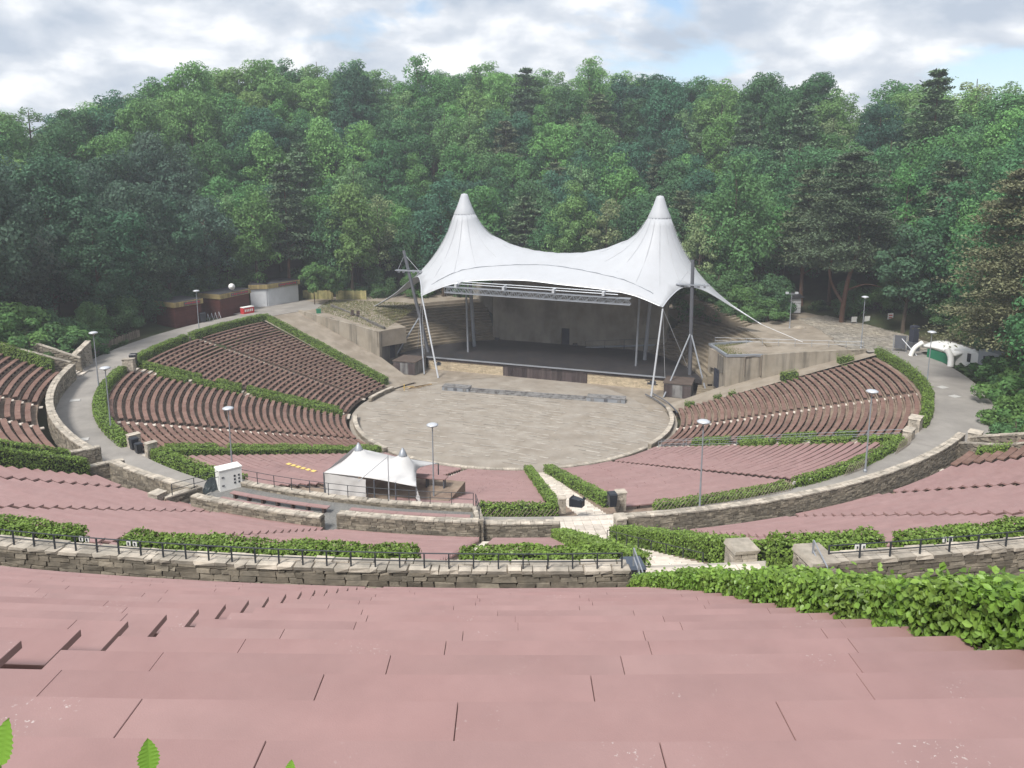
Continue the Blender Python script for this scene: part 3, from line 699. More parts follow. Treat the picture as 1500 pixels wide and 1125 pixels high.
# ------------------------------------------------------------------ hedges
def leaf_mesh():
    b = MB()
    b.add([(0, 0, 0), (.30, .28, .06), (.36, .62, .03), (0, 1, -.10), (-.36, .62, .03), (-.30, .28, .06), (0, .5, -.04)],
          [(0, 1, 6), (1, 2, 6), (2, 3, 6), (3, 4, 6), (4, 5, 6), (5, 0, 6)]); return b
LEAF = leaf_mesh()
def hedge(name, pts, w, h, label, cat='hedge', size=.15, dens=120, m='hedge_leaf', group=None, gaps=(), seed=0, ragged=.08, individual=0):
    """pts (x,y,z base)"""
    rr = random.Random(seed * 13 + len(pts)); t = thing(name, pts[len(pts) // 2], label, cat, group)
    P = [Vector(p) for p in pts]; core = MB(); V = []; Fc = []
    big = []
    for a, b in zip(P, P[1:]):
        d = (b - a).xy.normalized(); n = Vector((-d.y, d.x)); L = (b - a).length; hw = w / 2
        i_ = .10 + size * .3
        q = [a.xy - n * (hw - i_), b.xy - n * (hw - i_), b.xy + n * (hw - i_), a.xy + n * (hw - i_)]
        core.prism([tuple(v) for v in q], [a.z - .1, b.z - .1, b.z - .1, a.z - .1], [a.z + h - i_, b.z + h - i_, b.z + h - i_, a.z + h - i_])
        area_top = L * w; area_side = L * h
        cnt = int((area_top * 1.25 + area_side * 2) * dens)
        for _ in range(cnt):
            s = rr.random(); base = a.lerp(b, s); u = rr.random() * (area_top * 1.25 + 2 * area_side)
            bulge = .06 * math.sin(base.x * 2.1 + base.y * 1.7) + .05 * math.sin(base.x * 4.3 - base.y * 3.1)
            if u < area_top * 1.25:
                p = base.xy + n * rr.uniform(-hw, hw); z = base.z + h + bulge * .8 + rr.gauss(0, ragged * .5); nr = Vector((0, 0, 1))
                if rr.random() < .03: z += rr.random() * ragged * 2.2
            else:
                sg = 1 if rr.random() < .5 else -1; p = base.xy + n * sg * (hw + bulge * .6 + rr.gauss(0, .03)); z = base.z + h * rr.random() ** .85; nr = Vector((n.x * sg, n.y * sg, .35))
            q = Vector((p.x, p.y, z))
            nn = (nr + Vector((rr.gauss(0, .5), rr.gauss(0, .5), rr.gauss(0, .5)))).normalized()
            sz = size * rr.uniform(.7, 1.3); rt = rr.random() * 6.28
            quat = nn.to_track_quat('Z', 'Y'); ca, sa = math.cos(rt), math.sin(rt)
            if size < .1:
                big.append((q, quat, rt, sz))
            else:
                ax, ay = quat @ Vector((ca, sa, 0)) * sz * .5, quat @ Vector((-sa, ca, 0)) * sz * .5
                k = len(V); V += [q - ax, q + ay * .7, q + ax, q - ay * .7]; Fc.append((k, k + 1, k + 2, k + 3))
    # end caps
    for e, sg, d in ((P[0], -1, (P[1] - P[0]).xy.normalized()), (P[-1], 1, (P[-1] - P[-2]).xy.normalized())):
        n = Vector((-d.y, d.x))
        for _ in range(int(w * h * dens * 1.1)):
            p = e.xy + n * rr.uniform(-w / 2, w / 2) + d * sg * rr.gauss(0.02, .04); q = Vector((p.x, p.y, e.z + h * rr.random()))
            nn = (Vector((d.x * sg, d.y * sg, .3)) + Vector((rr.gauss(0, .4), rr.gauss(0, .4), rr.gauss(0, .4)))).normalized(); quat = nn.to_track_quat('Z', 'Y'); rt = rr.random() * 6.28; sz = size * rr.uniform(.7, 1.3)
            if size < .1: big.append((q, quat, rt, sz)); continue
            ax, ay = quat @ Vector((math.cos(rt), math.sin(rt), 0)) * sz * .5, quat @ Vector((-math.sin(rt), math.cos(rt), 0)) * sz * .5
            k = len(V); V += [q - ax, q + ay * .7, q + ax, q - ay * .7]; Fc.append((k, k + 1, k + 2, k + 3))
    part('twig_core', core, 'hedge_core', t)
    if V:
        b = MB(); b.v = [tuple(v) for v in V]; b.f = Fc; part('foliage', b, m, t, kind='stuff')
    if big:
        big.sort(key=lambda it: -it[3] / max(1, (it[0] - CAMP).length) if it[0].z > -99 and -10 < proj(it[0])[0] < 1510 else 1)
        lm = bpy.data.meshes.get('leaf_' + m) or LEAF.mesh('leaf_' + m, m)
        for q, quat, rt, sz in big[:individual]:
            o = inst('leaf', lm, q, (quat @ Matrix.Rotation(rt, 3, 'Z').to_quaternion()).to_euler(), (sz, sz, sz), t)
        lv = np.array(LEAF.v); b = MB(); vs_, fs_ = [], []
        for i, (q, quat, rt, sz) in enumerate(big[individual:]):
            Mx = np.array((quat @ Matrix.Rotation(rt, 3, 'Z').to_quaternion()).to_matrix())
            vs_.append(lv @ Mx.T * sz + np.array(q)); fs_ += [tuple(j + i * 7 for j in f) for f in LEAF.f]
        b.v = np.concatenate(vs_).tolist(); b.f = fs_; part('foliage', b, m, t, kind='stuff')
    return t
# near hedge with readable leaves
hedge('near_hedge', [pol(76.9 + i * 1.1, 2.44 + .012 * i, lerp(R3TOP, 76.9 + i * 1.1) - .42 + .016 * max(0, i - 5)) for i in range(15)],   .85, .84, 'dense bright beech hedge with large leaves at the right edge of the foreground', size=.072, dens=950, m='hedge_leaf_near', individual=290, seed=5, ragged=.065)
def rad_h(name, a, ra, rb, zf, w, h, label, seed=0, n=6, off=0, **k):
    pts = [pol(ra + (rb - ra) * i / n, a, zf(ra + (rb - ra) * i / n)) for i in range(n + 1)]; return hedge(name, pts, w, h, label, seed=seed, **k)
def arc_h(name, r, a0, a1, z, w, h, label, seed=0, step=1.5, **k):
    n = max(1, int(abs(a1 - a0) / step)); return hedge(name, [pol(r, a0 + (a1 - a0) * i / n, z) for i in range(n + 1)], w, h, label, seed=seed, **k)
z1f = lambda r: t1(0) + (r - 21.3) / .752 * (t1(1) - t1(0)); z2f = lambda r: t2(0) + (r - 51.75) / .75 * (t2(1) - t2(0))
arc_h('hedge', 73.0, -24, -11.2, 17.6, .75, 1.63, 'clipped hedge behind the foreground railing at the left edge', 1, size=.105, dens=430, ragged=.06)
arc_h('hedge', 73.0, -9.8, -2.45, 17.6, .75, 1.63, 'long clipped hedge behind the foreground railing, centre left', 2, size=.105, dens=430, ragged=.06)
arc_h('hedge', 73.0, -1.35, 2.5, 17.6, .75, 1.63, 'clipped hedge behind the foreground railing just left of the stairs', 3, size=.105, dens=430, ragged=.06)
arc_h('hedge', 72.9, 6.3, 9.0, 17.6, .85, 1.66, 'clipped hedge right of the tan stone pillar', 4, size=.105, dens=430, ragged=.08)
arc_h('hedge', 73.0, 9.6, 22, 17.6, .75, 1.6, 'clipped hedge behind the railing at the right edge', 6, size=.105, dens=430, ragged=.06)
rad_h('hedge', 2.95, 51.6, 72.4, z2f, .9, 1.0, 'long hedge descending along the left side of the wide centre stairs', 7, size=.12, dens=190)
rad_h('hedge', 6.75, 52.0, 54.2, z2f, .9, 1.05, 'small detached hedge cube right of the wide centre stairs', 8, n=2, size=.12, dens=190)
rad_h('hedge', 6.55, 54.8, 71.2, z2f, .9, 1.1, 'long hedge along the right side of the wide centre stairs', 9, size=.12, dens=190)
rad_h('hedge', 3.9, 20.6, 42.5, z1f, .75, .95, 'slim hedge left of the lower centre stairs down to the arena', 10, size=.13, dens=100)
rad_h('hedge', 9.6, 20.6, 42.0, z1f, .85, .95, 'slim hedge right of the lower centre stairs down to the arena', 11, size=.13, dens=100)
arc_h('hedge', 44.3, -3.2, 3.9, z1f(44.3), .8, 1.0, 'hedge closing the top of the block just left of the centre stairs', 12)
arc_h('hedge', 45.9, 12.3, 26.0, 6.9, .9, 1.15, 'hedge along the ring path behind the lamp right of centre', 13)
arc_h('hedge', 46.0, 27.0, 46.0, 7.0, .95, 1.2, 'hedge along the ring path at the right, behind the tall lamp', 14)
arc_h('hedge', 46.3, 52.8, 66, 7.2, .9, 1.1, 'lower half of the hedge on the far right bend of the path', 15)
arc_h('hedge', 46.5, 66, 91.2, 7.3, .8, 1.0, 'bushy upper half of the hedge on the far right bend of the path', 16, ragged=.35)
arc_h('hedge', 46.3, -66.0, -44.8, 7.1, 1.1, 1.15, 'bright hedge on the left bend of the path beside two lamps', 17)
arc_h('hedge', 46.4, -81.0, -66.6, 7.1, .9, 1.0, 'darker upper hedge on the left bend of the path', 18)
arc_h('hedge', 46.4, -101.8, -85.8, 7.2, 1.0, 1.05, 'long hedge at the top of the far left block beside the path', 19)
arc_h('hedge', 46.3, -121.6, -103.2, 7.2, 1.1, 1.15, 'hedge along the outer corner of the far left block near the kiosks', 20)
rad_h('hedge', -122.3, 21.5, 46.4, z1f, 1.1, 1.1, 'long diagonal hedge between far left block and the ramp', 21, n=10)
arc_h('hedge', 45.4, -40.6, -26.6, 6.9, 1.0, 1.3, 'thick hedge left of the white container', 22)
for k_, (a, ra, rb, lb) in enumerate(((-85.1, 38.5, 45.8, 'farther hedge of the left hedged stairs, upper piece'), (-85.0, 33.8, 36.6, 'farther hedge of the left hedged stairs, short second piece'), (-85.0, 22, 33, 'farther hedge of the left hedged stairs, long lower piece'),
        (-82.2, 39.5, 42.8, 'nearer hedge of the left hedged stairs, uppermost piece'), (-82.3, 33.5, 38.8, 'nearer hedge of the left hedged stairs, middle piece'), (-82.3, 21.5, 32, 'nearer hedge of the left hedged stairs, lower piece'),
        (-43.9, 39, 43.4, 'small hedge of the stairs left of the small tent, first far piece'), (-44.0, 29.5, 37.8, 'hedge of the stairs left of the small tent, long far piece'), (-44.1, 25.5, 28.8, 'hedge of the stairs left of the small tent, third far piece'), (-44.1, 21, 24.6, 'hedge of the stairs behind the small tent near the arena'),
        (-41.8, 22, 44.6, 'long near hedge of the stairs left of the small tent'),
        (47.6, 31, 34.4, 'far side hedge piece of the right hedged stairs, first from the arena'), (47.7, 35, 37.0, 'far side hedge piece of the right hedged stairs, second from the arena'), (47.7, 38, 41.4, 'far side hedge piece of the right hedged stairs, third from the arena'), (47.7, 42.2, 45.6, 'far side hedge piece of the right hedged stairs, nearest the path'),
        (50.7, 25.0, 29, 'near side hedge piece of the right hedged stairs, first from the arena'), (50.8, 30, 32.4, 'near side hedge piece of the right hedged stairs, second from the arena'), (50.8, 34.5, 37.5, 'near side hedge piece of the right hedged stairs, third from the arena'), (50.8, 39.5, 41.2, 'near side hedge piece of the right hedged stairs, beside the tall lamp'))):
    rad_h('hedge', a, ra, rb, z1f, .9, .85, lb, 30 + k_, n=4)
rad_h('hedge', -40.6, 51.9, 66, z2f, .9, 1.3, 'back one of two parallel hedges at the left edge', 60)
rad_h('hedge', -36.9, 52.0, 66, z2f, .95, 1.4, 'front one of two parallel hedges at the left edge', 61)
rad_h('hedge', -76.2, 52.2, 66, z2f, .9, 1.5, 'dark hedge beside the steps at the far left edge', 62)
rad_h('hedge', 43.2, 52.4, 54.4, z2f, 1.2, .8, 'round shrub above the right bench rows at the stone wall', 63, n=2, ragged=.2)
for k_, (r_, a, s_, lb) in enumerate(((22.6, 90.6, 1.1, 'dark round bush at the arena end of the right ramp'), (26.2, 90.8, .9, 'small bush by the right ramp, second from the arena'), (28.0, 90.6, .8, 'small bush by the right ramp, third from the arena'), (35.2, 90.6, 1.9, 'broad dark bush halfway up the right ramp'), (42.5, 91.4, 1.7, 'leafy bush near the top of the right ramp'))):
    hedge('bush', [pol(r_ - s_ * .5, a, z1f(r_) - .1), pol(r_, a, z1f(r_) - .1), pol(r_ + s_ * .5, a, z1f(r_) + .1)], s_ * .7, s_ * .5 + .2, lb, 'bush', ragged=.3, seed=80 + k_, dens=70)

# steps at the far left
t = thing('side_steps', pol(52, -78, 9), 'pale steps climbing left between two sloping walls at the left edge', 'steps')
for k in range(26): inst('step', STEPM, pol(51 + .55 * k, -77.9, 8.1 + .29 * k), (0, 0, R(-78)), (2.4, .5, .2), t)
t = thing('side_steps', pol(50.5, -80.5, 7.7), 'short flight of pale steps from the left path near the lamp', 'steps')
for k in range(6): inst('step', STEPM, pol(50.2 + .5 * k, -79.2, 7.8 + .17 * k), (0, 0, R(-79)), (2.2, .5, .18), t)

# pillars beside centre stairs
def pillar(p, d, h, rz, label, seed):
    rr = random.Random(seed); t = thing('stone_pillar', (p[0], p[1], p[2]), label, 'pillar'); c = MB(); c.box((p[0], p[1], p[2] + h / 2 - .03), (d[0] - .1, d[1] - .1, h), rz); part('pillar_core', c, 'mortar', t)
    z = p[2]; me = [bpy.data.meshes.get('sand_block_%d' % i) or b.mesh('sand_block_%d' % i, 'stone_cap') for i, b in enumerate(STONE_ME)]
    while z < p[2] + h - .05:
        hh = rr.uniform(.13, .2)
        for ax in range(4):
            L, o_ = (d[0], d[1]) if ax % 2 == 0 else (d[1], d[0]); x = -L / 2
            while x < L / 2 - .08:
                w = min(rr.uniform(.18, .42), L / 2 - x); an = rz + ax * math.pi / 2
                lx, ly = x + w / 2, -(o_ / 2 - .05); X = p[0] + lx * math.cos(an) - ly * math.sin(an); Y = p[1] + lx * math.sin(an) + ly * math.cos(an)
                inst('stone', rr.choice(me), (X, Y, z + hh / 2), (0, 0, an), (w - .015, .12, hh - .015), t); x += w
        z += hh
    inst('capstone', me[0], (p[0], p[1], z + .05), (0, 0, rz), (d[0] + .06, d[1] + .06, .12), t)
pillar(pol(71.9, 5.8, 17.4), (.75, .8), 1.15, R(6), 'tan stone pillar between the wide stairs and a clipped hedge', 1)
pillar(pol(75.9, 6.05, 17.9), (.7, 1.0), 2.35, R(6), 'pale stone pier at the start of the right parapet above the near hedge', 2)
pillar(pol(50.9, 7.3, 8.0), (.6, .8), 1.6, R(7), 'pale stone pier right of the centre stairs below the bins', 3)
pillar(pol(44.3, 9.7, 7.0), (.7, .6), 1.3, R(8), 'low stone pillar beside the upright black bin', 4)
pillar(pol(44.2, 4.3, 7.0), (.5, .5), 1.0, R(4), 'low stone pillar beside the lying black bin', 5)
pillar(pol(45.9, -44.4, 7.4), (.7, .9), 1.25, R(-45), 'stone pillar left of the black bin on the left path', 6)
pillar(pol(45.6, -41.0, 7.4), (.6, .8), 1.2, R(-42), 'stone pillar between bin and hedge on the left path', 7)
pillar(pol(45.8, -81.6, 7.4), (.9, 1.2), 1.3, R(-82), 'stone pillar at the top of the left hedged stairs', 8)
pillar(pol(46.0, 51.6, 7.3), (1.3, .9), 1.5, R(51), 'pale stone pillar at the top of the right hedged stairs, back', 9)
pillar(pol(46.2, 47.8, 7.3), (1.2, .7), 1.1, R(49), 'pale stone pillar at the top of the right hedged stairs, front', 10)
pillar(pol(51.2, 47.6, 7.6), (.9, .9), 1.9, R(47), 'pale stone pier where the right path meets the climbing wall', 11)
pillar(pol(52.4, -26.9, 8.6), (.9, .7), 1.0, R(-27), 'grey stone pier left of the gravel terrace', 12)

# leaning lattice fences in front of ring hedges
def lattice(r, a0, a1, z, h, lb):
    t = thing('lattice_fence', pol(r, (a0 + a1) / 2, z), lb, 'fence'); b = MB(); b.tube((0, 0, 0), (.0, 0, 1), .02, .02, 4); me = b.mesh('slat', 'picket')
    n = int(R(a1 - a0) * r / .28)
    for i in range(n):
        a = a0 + (a1 - a0) * i / n; inst('slat', me, pol(r, a, z), (0, R(38), R(a)), (1, 1, h * random.uniform(.95, 1.1)), t)
    return t
lattice(46.6, 11.5, 25.8, 7.72, 1.0, 'leaning slat fence in front of the ring hedge right of the centre stairs')
lattice(46.7, 32.5, 36.2, 7.72, 1.1, 'leaning slat fence piece in front of the right hedge behind the lamp')
lattice(46.75, 42.0, 46.2, 7.72, 1.1, 'leaning slat fence piece at the top end of the right hedge')
lattice(44.9, -3.0, 3.8, 7.0, .7, 'low leaning slat fence before the hedge left of the centre stairs')
# picket fence beside left path
t = thing('picket_fence', pol(52.2, -92, 7.7), 'grey wooden picket fence along the left path below the big dark tree', 'fence'); b = MB(); b.box((0, 0, .5), (.10, .05, 1)); pm = b.mesh('picket', 'picket')
for i in range(62):
    a = -85.2 - i * .27; inst('picket', pm, pol(52.3 + .02 * i, a, 7.7), (0, random.uniform(-.05, .05), R(a)), (1, 1, random.uniform(.95, 1.15)), t)
b = MB(); b.path([pol(52.35 + .02 * i, -85.2 - i * .27, 8.5) for i in range(0, 62, 3)], .03, 4); part('rail', b, 'picket', t)

# ------------------------------------------------------------------ stage
SZ = 2.0
st = thing('stage', sl3(0, 0, 0), 'dark open stage floor under the big white tent roof', 'stage')
arc = []
for i in range(41):
    w = R(14.5 + i * (151 / 40.)); arc.append(tuple((SC + UX * (24.4 * math.cos(w)) + VX * (24.4 * math.sin(w))).xy))
front = [sl3(-18.4, .0, 0)[:2], sl3(18.6, .0, 0)[:2]]
b = MB(); b.prism(front + [p for p in arc], SZ - .5, SZ); part('stage_deck', b, 'stage_floor', st)
b = MB(); b.prism([sl3(-18.5, -.25, 0)[:2], sl3(18.7, -.25, 0)[:2], sl3(18.7, 0.05, 0)[:2], sl3(-18.5, 0.05, 0)[:2]], SZ - .12, SZ + .03); part('front_edge', b, 'steel', st)
b = MB(); b.prism([sl3(-18.3, .22, 0)[:2], sl3(18.5, .22, 0)[:2], sl3(18.5, .9, 0)[:2], sl3(-18.3, .9, 0)[:2]], -.3, SZ - .5); part('base_wall', b, 'mortar', st)
# deck board joints as real dark sheets
for i in range(9):
    pass
rr = random.Random(4); lst = []
z = 0.0
while z < SZ - .55:
    hh = rr.uniform(.13, .19)
    for u0, u1 in ((-18.3, -5.8), (7.3, 18.5)):
        u = u0
        while u < u1 - .05:
            w = min(rr.uniform(.35, .95), u1 - u)
            if not (z > .6 and z < 1.25 and (-17.2 < u + w / 2 < -16.2 or 16.0 < u + w / 2 < 17.3)): lst.append((sl3(u + w / 2, .17 + rr.uniform(-.01, .015), z + hh / 2), (w - .02, .14, hh - .018)))
            u += w
    z += hh
me = [b_.mesh('brick_block_%d' % i, 'sandstone') for i, b_ in enumerate(STONE_ME)]
rest = MB(); random.seed(9)
for i, (c, d) in enumerate(lst):
    if i < 290: inst('brick', rr.choice(me), c, (0, 0, -TH), d, st)
    else: rest.box(c, d, -TH, .01)
if rest.v: part('brickwork', rest, 'sandstone', st, kind='stuff')
for i in range(17):
    u0 = -5.75 + i * .765; b = MB(); c = sl3(u0 + .38, .12, (SZ - .5) / 2 - .02); b.box(c, (.75, .12 + .02 * (i % 2), SZ - .42), -TH); part('panel', b, 'dark_panel', st)
for i in range(22):
    u0 = -18.3 + i * 1.675; b = MB(); b.box(sl3(u0 + .83, .05, SZ - .31), (1.65, .14 + .02 * (i % 2), .36), -TH); part('panel', b, 'dark_panel', st)
for u in (-16.7, 16.65):
    b = MB(); b.box(sl3(u, .22, .93), (1.15, .1, .62), -TH); part('vent', b, 'black_plastic', st)
    b = MB()
    for q in (-.55, 0, .55): b.box(sl3(u + q, .10, .93), (.07, .08, .66), -TH)
    part('vent_frame', b, 'steel_dark', st)
# back wall
bw = thing('stage_back_wall', sl3(0, 16, SZ), 'tall stained concrete wall behind the stage with a dark door', 'wall')
zt = 12.5
b = MB(); v0 = 15.3
def slabw(u0, u1, z0, z1, m='concrete', name='wall_panel'):
    b = MB(); k = (z0 - SZ) * .03; k2 = (z1 - SZ) * .03
    q = [sl3(u0, v0 + k, z0), sl3(u1, v0 + k, z0), sl3(u1, v0 + 1.6, z0), sl3(u0, v0 + 1.6, z0)]; q2 = [sl3(u0, v0 + k2, z1), sl3(u1, v0 + k2, z1), sl3(u1, v0 + 1.6, z1), sl3(u0, v0 + 1.6, z1)]
    b.hexa(q, q2); part(name, b, m, bw)
slabw(-13.2, -.95, SZ - .3, zt); slabw(.45, 16.5, SZ - .3, zt); slabw(-.94, .44, 4.75, zt)
b = MB(); b.box(sl3(-.25, v0 + .5, 3.35), (1.38, .1, 2.8), -TH); part('door', b, 'fabric_dark', bw)
bw2 = thing('wing_wall', sl3(-20, 19, 3), 'dark stone wing wall behind the left end of the stage', 'wall')
b = MB(); b.prism([sl3(-24, 24.5, 0)[:2], sl3(-13.3, 19.5, 0)[:2], sl3(-13.3, 20.5, 0)[:2], sl3(-24, 25.5, 0)[:2]], 4, 10.5); part('wall_panel', b, 'concrete', bw2)
# side terraces of stone steps
for nm, w0, w1, lb in (('left', 121, 166.5, 'curved dark stone steps rising behind the left end of the stage'), ('right', 13.5, 55, 'curved stone steps rising behind the right end of the stage')):
    t = thing('stage_steps', tuple((SC + UX * (28 * math.cos(R((w0 + w1) / 2))) + VX * (28 * math.sin(R((w0 + w1) / 2))) + Vector((0, 0, 2)))), lb, 'steps')
    n = 14
    for k in range(n):
        Ra, Rb = 24.4 + k * .64, 24.4 + (k + 1) * .64; zk = SZ + (k + 1) * .372
        b = MB(); pa = []; pb = []
        m_ = 18
        for i in range(m_ + 1):
            w = R(w0 + (w1 - w0) * i / m_); pa.append(tuple((SC + UX * (Ra * math.cos(w)) + VX * (Ra * math.sin(w))).xy)); pb.append(tuple((SC + UX * ((Rb + .05) * math.cos(w)) + VX * ((Rb + .05) * math.sin(w))).xy))
        for i in range(m_):
            b.prism([pa[i], pa[i + 1], pb[i + 1], pb[i]][::1], zk - 1.2, zk)
        part('step', b, 'terrace_stone', t)
# grey ramp with railing at right of stage
t = thing('stage_ramp', sl3(12, 12, SZ), 'grey access ramp with a thin handrail at the right rear of the stage', 'ramp')
A0, A1 = sl3(3.5, 14.2, SZ + .05), sl3(25.5, 16.2, SZ + 2.2)
b = MB(); n_ = VX * 1.5
b.hexa([tuple(Vector(A0) + Vector((0, 0, -.2))), tuple(Vector(A1) + Vector((0, 0, -.2))), tuple(Vector(A1) + n_ + Vector((0, 0, -.2))), tuple(Vector(A0) + n_ + Vector((0, 0, -.2)))], [A0, A1, tuple(Vector(A1) + n_), tuple(Vector(A0) + n_)]); part('ramp_deck', b, 'steel', t)
for i in range(8):
    p = lin(A0, A1, i / 7); b = MB(); b.tube(p, (p[0], p[1], p[2] + 1.0), .03); part('post', b, 'steel_dark', t)
    if i: b = MB(); b.tube((p[0], p[1], SZ), p, .06); part('prop', b, 'steel_dark', t)
b = MB(); b.tube((A0[0], A0[1], A0[2] + 1), (A1[0], A1[1], A1[2] + 1), .03); part('rail', b, 'steel_dark', t)
# diagonal stair on the right bank behind
t = thing('bank_stairs', sl3(24, 17, 9), 'weathered stair flight descending the bank to the right of the stage', 'stairs')
pA, pB = Vector(sl3(17.2, 20.4, 11.6)), Vector(sl3(28.6, 13.4, 7.7))
for k in range(20):
    c = pA.lerp(pB, k / 19); b = MB(); b.box((c.x, c.y, c.z - .6), (.8, 1.9, 1.4), -TH - .5); part('step', b, 'terrace_stone', t)
# small things on stage
t = thing('speaker_box', sl3(30.2, 12.6, 7.0), 'black loudspeaker box on a stand at the right edge of the stage', 'speaker'); b = MB(); b.box(sl3(29.6, 12.8, 6.6), (1.1, .9, 1.6), -TH); part('cabinet', b, 'black_plastic', t); b = MB(); b.tube(sl3(29.6, 12.8, 4.8), sl3(29.6, 12.8, 5.9), .08); part('stand', b, 'steel_dark', t)
for u, lb in ((-12.2, 'small dark floor monitor at the left foot of the back wall'), (1.6, 'small dark floor monitor right of the stage door')):
    t = thing('floor_monitor', sl3(u, 14.6, SZ), lb, 'speaker'); b = MB(); b.hexa([sl3(u - .35, 14.3, SZ), sl3(u + .35, 14.3, SZ), sl3(u + .35, 14.9, SZ), sl3(u - .35, 14.9, SZ)], [sl3(u - .35, 14.6, SZ + .4), sl3(u + .35, 14.6, SZ + .4), sl3(u + .35, 14.9, SZ + .45), sl3(u - .35, 14.9, SZ + .45)]); part('cabinet', b, 'black_plastic', t)

# side booths
for sg, lb in ((-1, 'small grey side booth with a brown roof at the left corner of the stage'), (1, 'small grey side booth with a brown roof at the right corner of the stage')):
    u0, u1 = (18.7, 22.6) if sg > 0 else (-22.2, -18.3)
    v0_, v1_ = (-3.2, .6) if sg > 0 else (-4.4, -.4)
    t = thing('stage_booth', sl3((u0 + u1) / 2, (v0_ + v1_) / 2, 0), lb, 'booth')
    b = MB(); b.prism([sl3(u0 + .12, v0_ + .12, 0)[:2], sl3(u1 - .12, v0_ + .12, 0)[:2], sl3(u1 - .12, v1_ - .1, 0)[:2], sl3(u0 + .12, v1_ - .1, 0)[:2]], 0, 1.95); part('body', b, 'booth_grey', t)
    b = MB(); b.prism([sl3(u0, v0_, 0)[:2], sl3(u1, v0_, 0)[:2], sl3(u1, v1_, 0)[:2], sl3(u0, v1_, 0)[:2]], 1.95, 2.1); part('roof', b, 'booth_roof', t)
    for i in range(3): b = MB(); uu = u0 + .7 + i * 1.25; b.box(sl3(uu, v0_ + .09, .95), (1.1, .06, 1.7), -TH); part('panel', b, 'dark_panel' if i != 1 else 'booth_grey', t)
# stairs between booths and side buildings
for sg, lb in ((1, 'pale steps between the right booth and the right concrete building'), (-1, 'pale steps between the left booth and the left concrete building')):
    t = thing('side_stairs', sl3(sg * 23.8, -1, 0), lb, 'stairs')
    for k in range(10): b = MB(); b.box(sl3(sg * 24.4, -2.6 + k * .55, .1 + k * .2), (2.6, .6, .22), -TH); part('step', b, 'step_stone' if k > 6 else 'terrace_stone', t)

# retaining walls / side buildings
def conc_build(name, poly, zb, zt_, label, mats=('concrete_pale',), coping=True):
    t = thing(name, (poly[0][0], poly[0][1], zb), label, 'building'); b = MB(); n = len(poly)
    b.prism(poly, zb, zt_); part('walls', b, mats[0], t)
    return t
# right
P1, P2, P3, P4 = (28.0, 3.6), (27.4, 10.4), (33.5, 12.3), (37.5, 4.0)
t = conc_build('side_building', [P1, P4, P3, P2], -.2, 6.55, 'tan concrete side building with a grass roof right of the stage')
b = MB()
for a, c in ((P1, P4), (P4, P3), (P3, P2), (P2, P1)):
    d = (Vector(c) - Vector(a)).normalized(); n_ = Vector((-d.y, d.x)) * .28
    e0, e1 = Vector(a), Vector(c); b.prism([tuple(e0 - n_ * .3), tuple(e1 - n_ * .3), tuple(e1 + n_), tuple(e0 + n_)], 6.56, 6.85)
part('coping', b, 'steel', t)
def lawn(P, z, n, parent=None, seed=1, name='grass'):
    rr = random.Random(seed); b = MB(); xs = [p[0] for p in P]; ys_ = [p[1] for p in P]; k = 0
    def inside(x, y):
        c = False
        for i in range(len(P)):
            (x0, y0), (x1, y1) = P[i - 1], P[i]
            if (y0 > y) != (y1 > y) and x < (x1 - x0) * (y - y0) / (y1 - y0) + x0: c = not c
        return c
    while k < n:
        x, y = rr.uniform(min(xs), max(xs)), rr.uniform(min(ys_), max(ys_))
        if not inside(x, y): continue
        k += 1; w = rr.random() * 6.28; h = rr.uniform(.06, .2); zz_ = z(x, y) if callable(z) else z
        b.add([(x - .06 * math.cos(w), y - .06 * math.sin(w), zz_), (x + .06 * math.cos(w), y + .06 * math.sin(w), zz_), (x + rr.uniform(-.05, .05), y + rr.uniform(-.05, .05), zz_ + h)], [(0, 1, 2)])
    return b
b = lawn([P1, P4, P3, P2], 6.56, 5000); part('grass', b, 'grass', t, kind='stuff')
b = MB(); b.box((27.62, 6.6, 1.9 + 1.0), (.25, 1.4, 2.6), R(4)); part('door', b, 'fabric_dark', t)
for i in range(7): b = MB(); b.box((27.72 - .004 * i, 4.6 + .8 * i, 5.2 + .02 * i), (.3, .12, 2.2), R(4)); part('buttress', b, 'concrete_dark', t)
# retaining wall right, lowering into the ramp
def ret_wall(name, pts, zt_, zb_, th, m, label):
    t = thing(name, (*pts[0], zb_[0]), label, 'wall'); 
    for i in range(len(pts) - 1):
        b = MB(); a, c = Vector(pts[i]), Vector(pts[i + 1]); d = (c - a).normalized(); n_ = Vector((-d.y, d.x)) * th / 2
        b.prism([tuple(a - n_), tuple(c - n_), tuple(c + n_), tuple(a + n_)], [zb_[i], zb_[i + 1], zb_[i + 1], zb_[i]], [zt_[i], zt_[i + 1], zt_[i + 1], zt_[i]]); part('wall_section', b, m, t)
    return t
ret_wall('retaining_wall', [(32.6, 3.25), (38.5, 2.85), (45.6, 2.3)], [6.95, 7.45, 7.95], [1, 3, 6], .45, 'concrete_pale', 'stained tan retaining wall tapering along the right ramp')
ret_wall('retaining_wall', [(-20.3, 20.1), (-24.5, 22.9), (-29.5, 26.3), (-35.2, 30.2)], [6.45, 6.95, 7.4, 8.0], [0, 1, 3, 5], .5, 'concrete_pale', 'long tan retaining wall tapering along the left ramp')
t = conc_build('side_building', [(-20.3, 20.1), (-17.6, 25.6), (-24.0, 30.5), (-26.6, 24.3)], -.2, 6.1, 'dark stained concrete side building left of the stage', ('concrete_dark',))
b = MB(); b.box((-19.05, 22.9, 3.0), (.25, 1.3, 2.6), R(-26)); part('door', b, 'fabric_dark', t)
lb_ = lawn([(-20, 21), (-16, 38), (-33, 42), (-33, 31)], lambda x, y: plz(math.hypot(x, y)), 9000, seed=4)
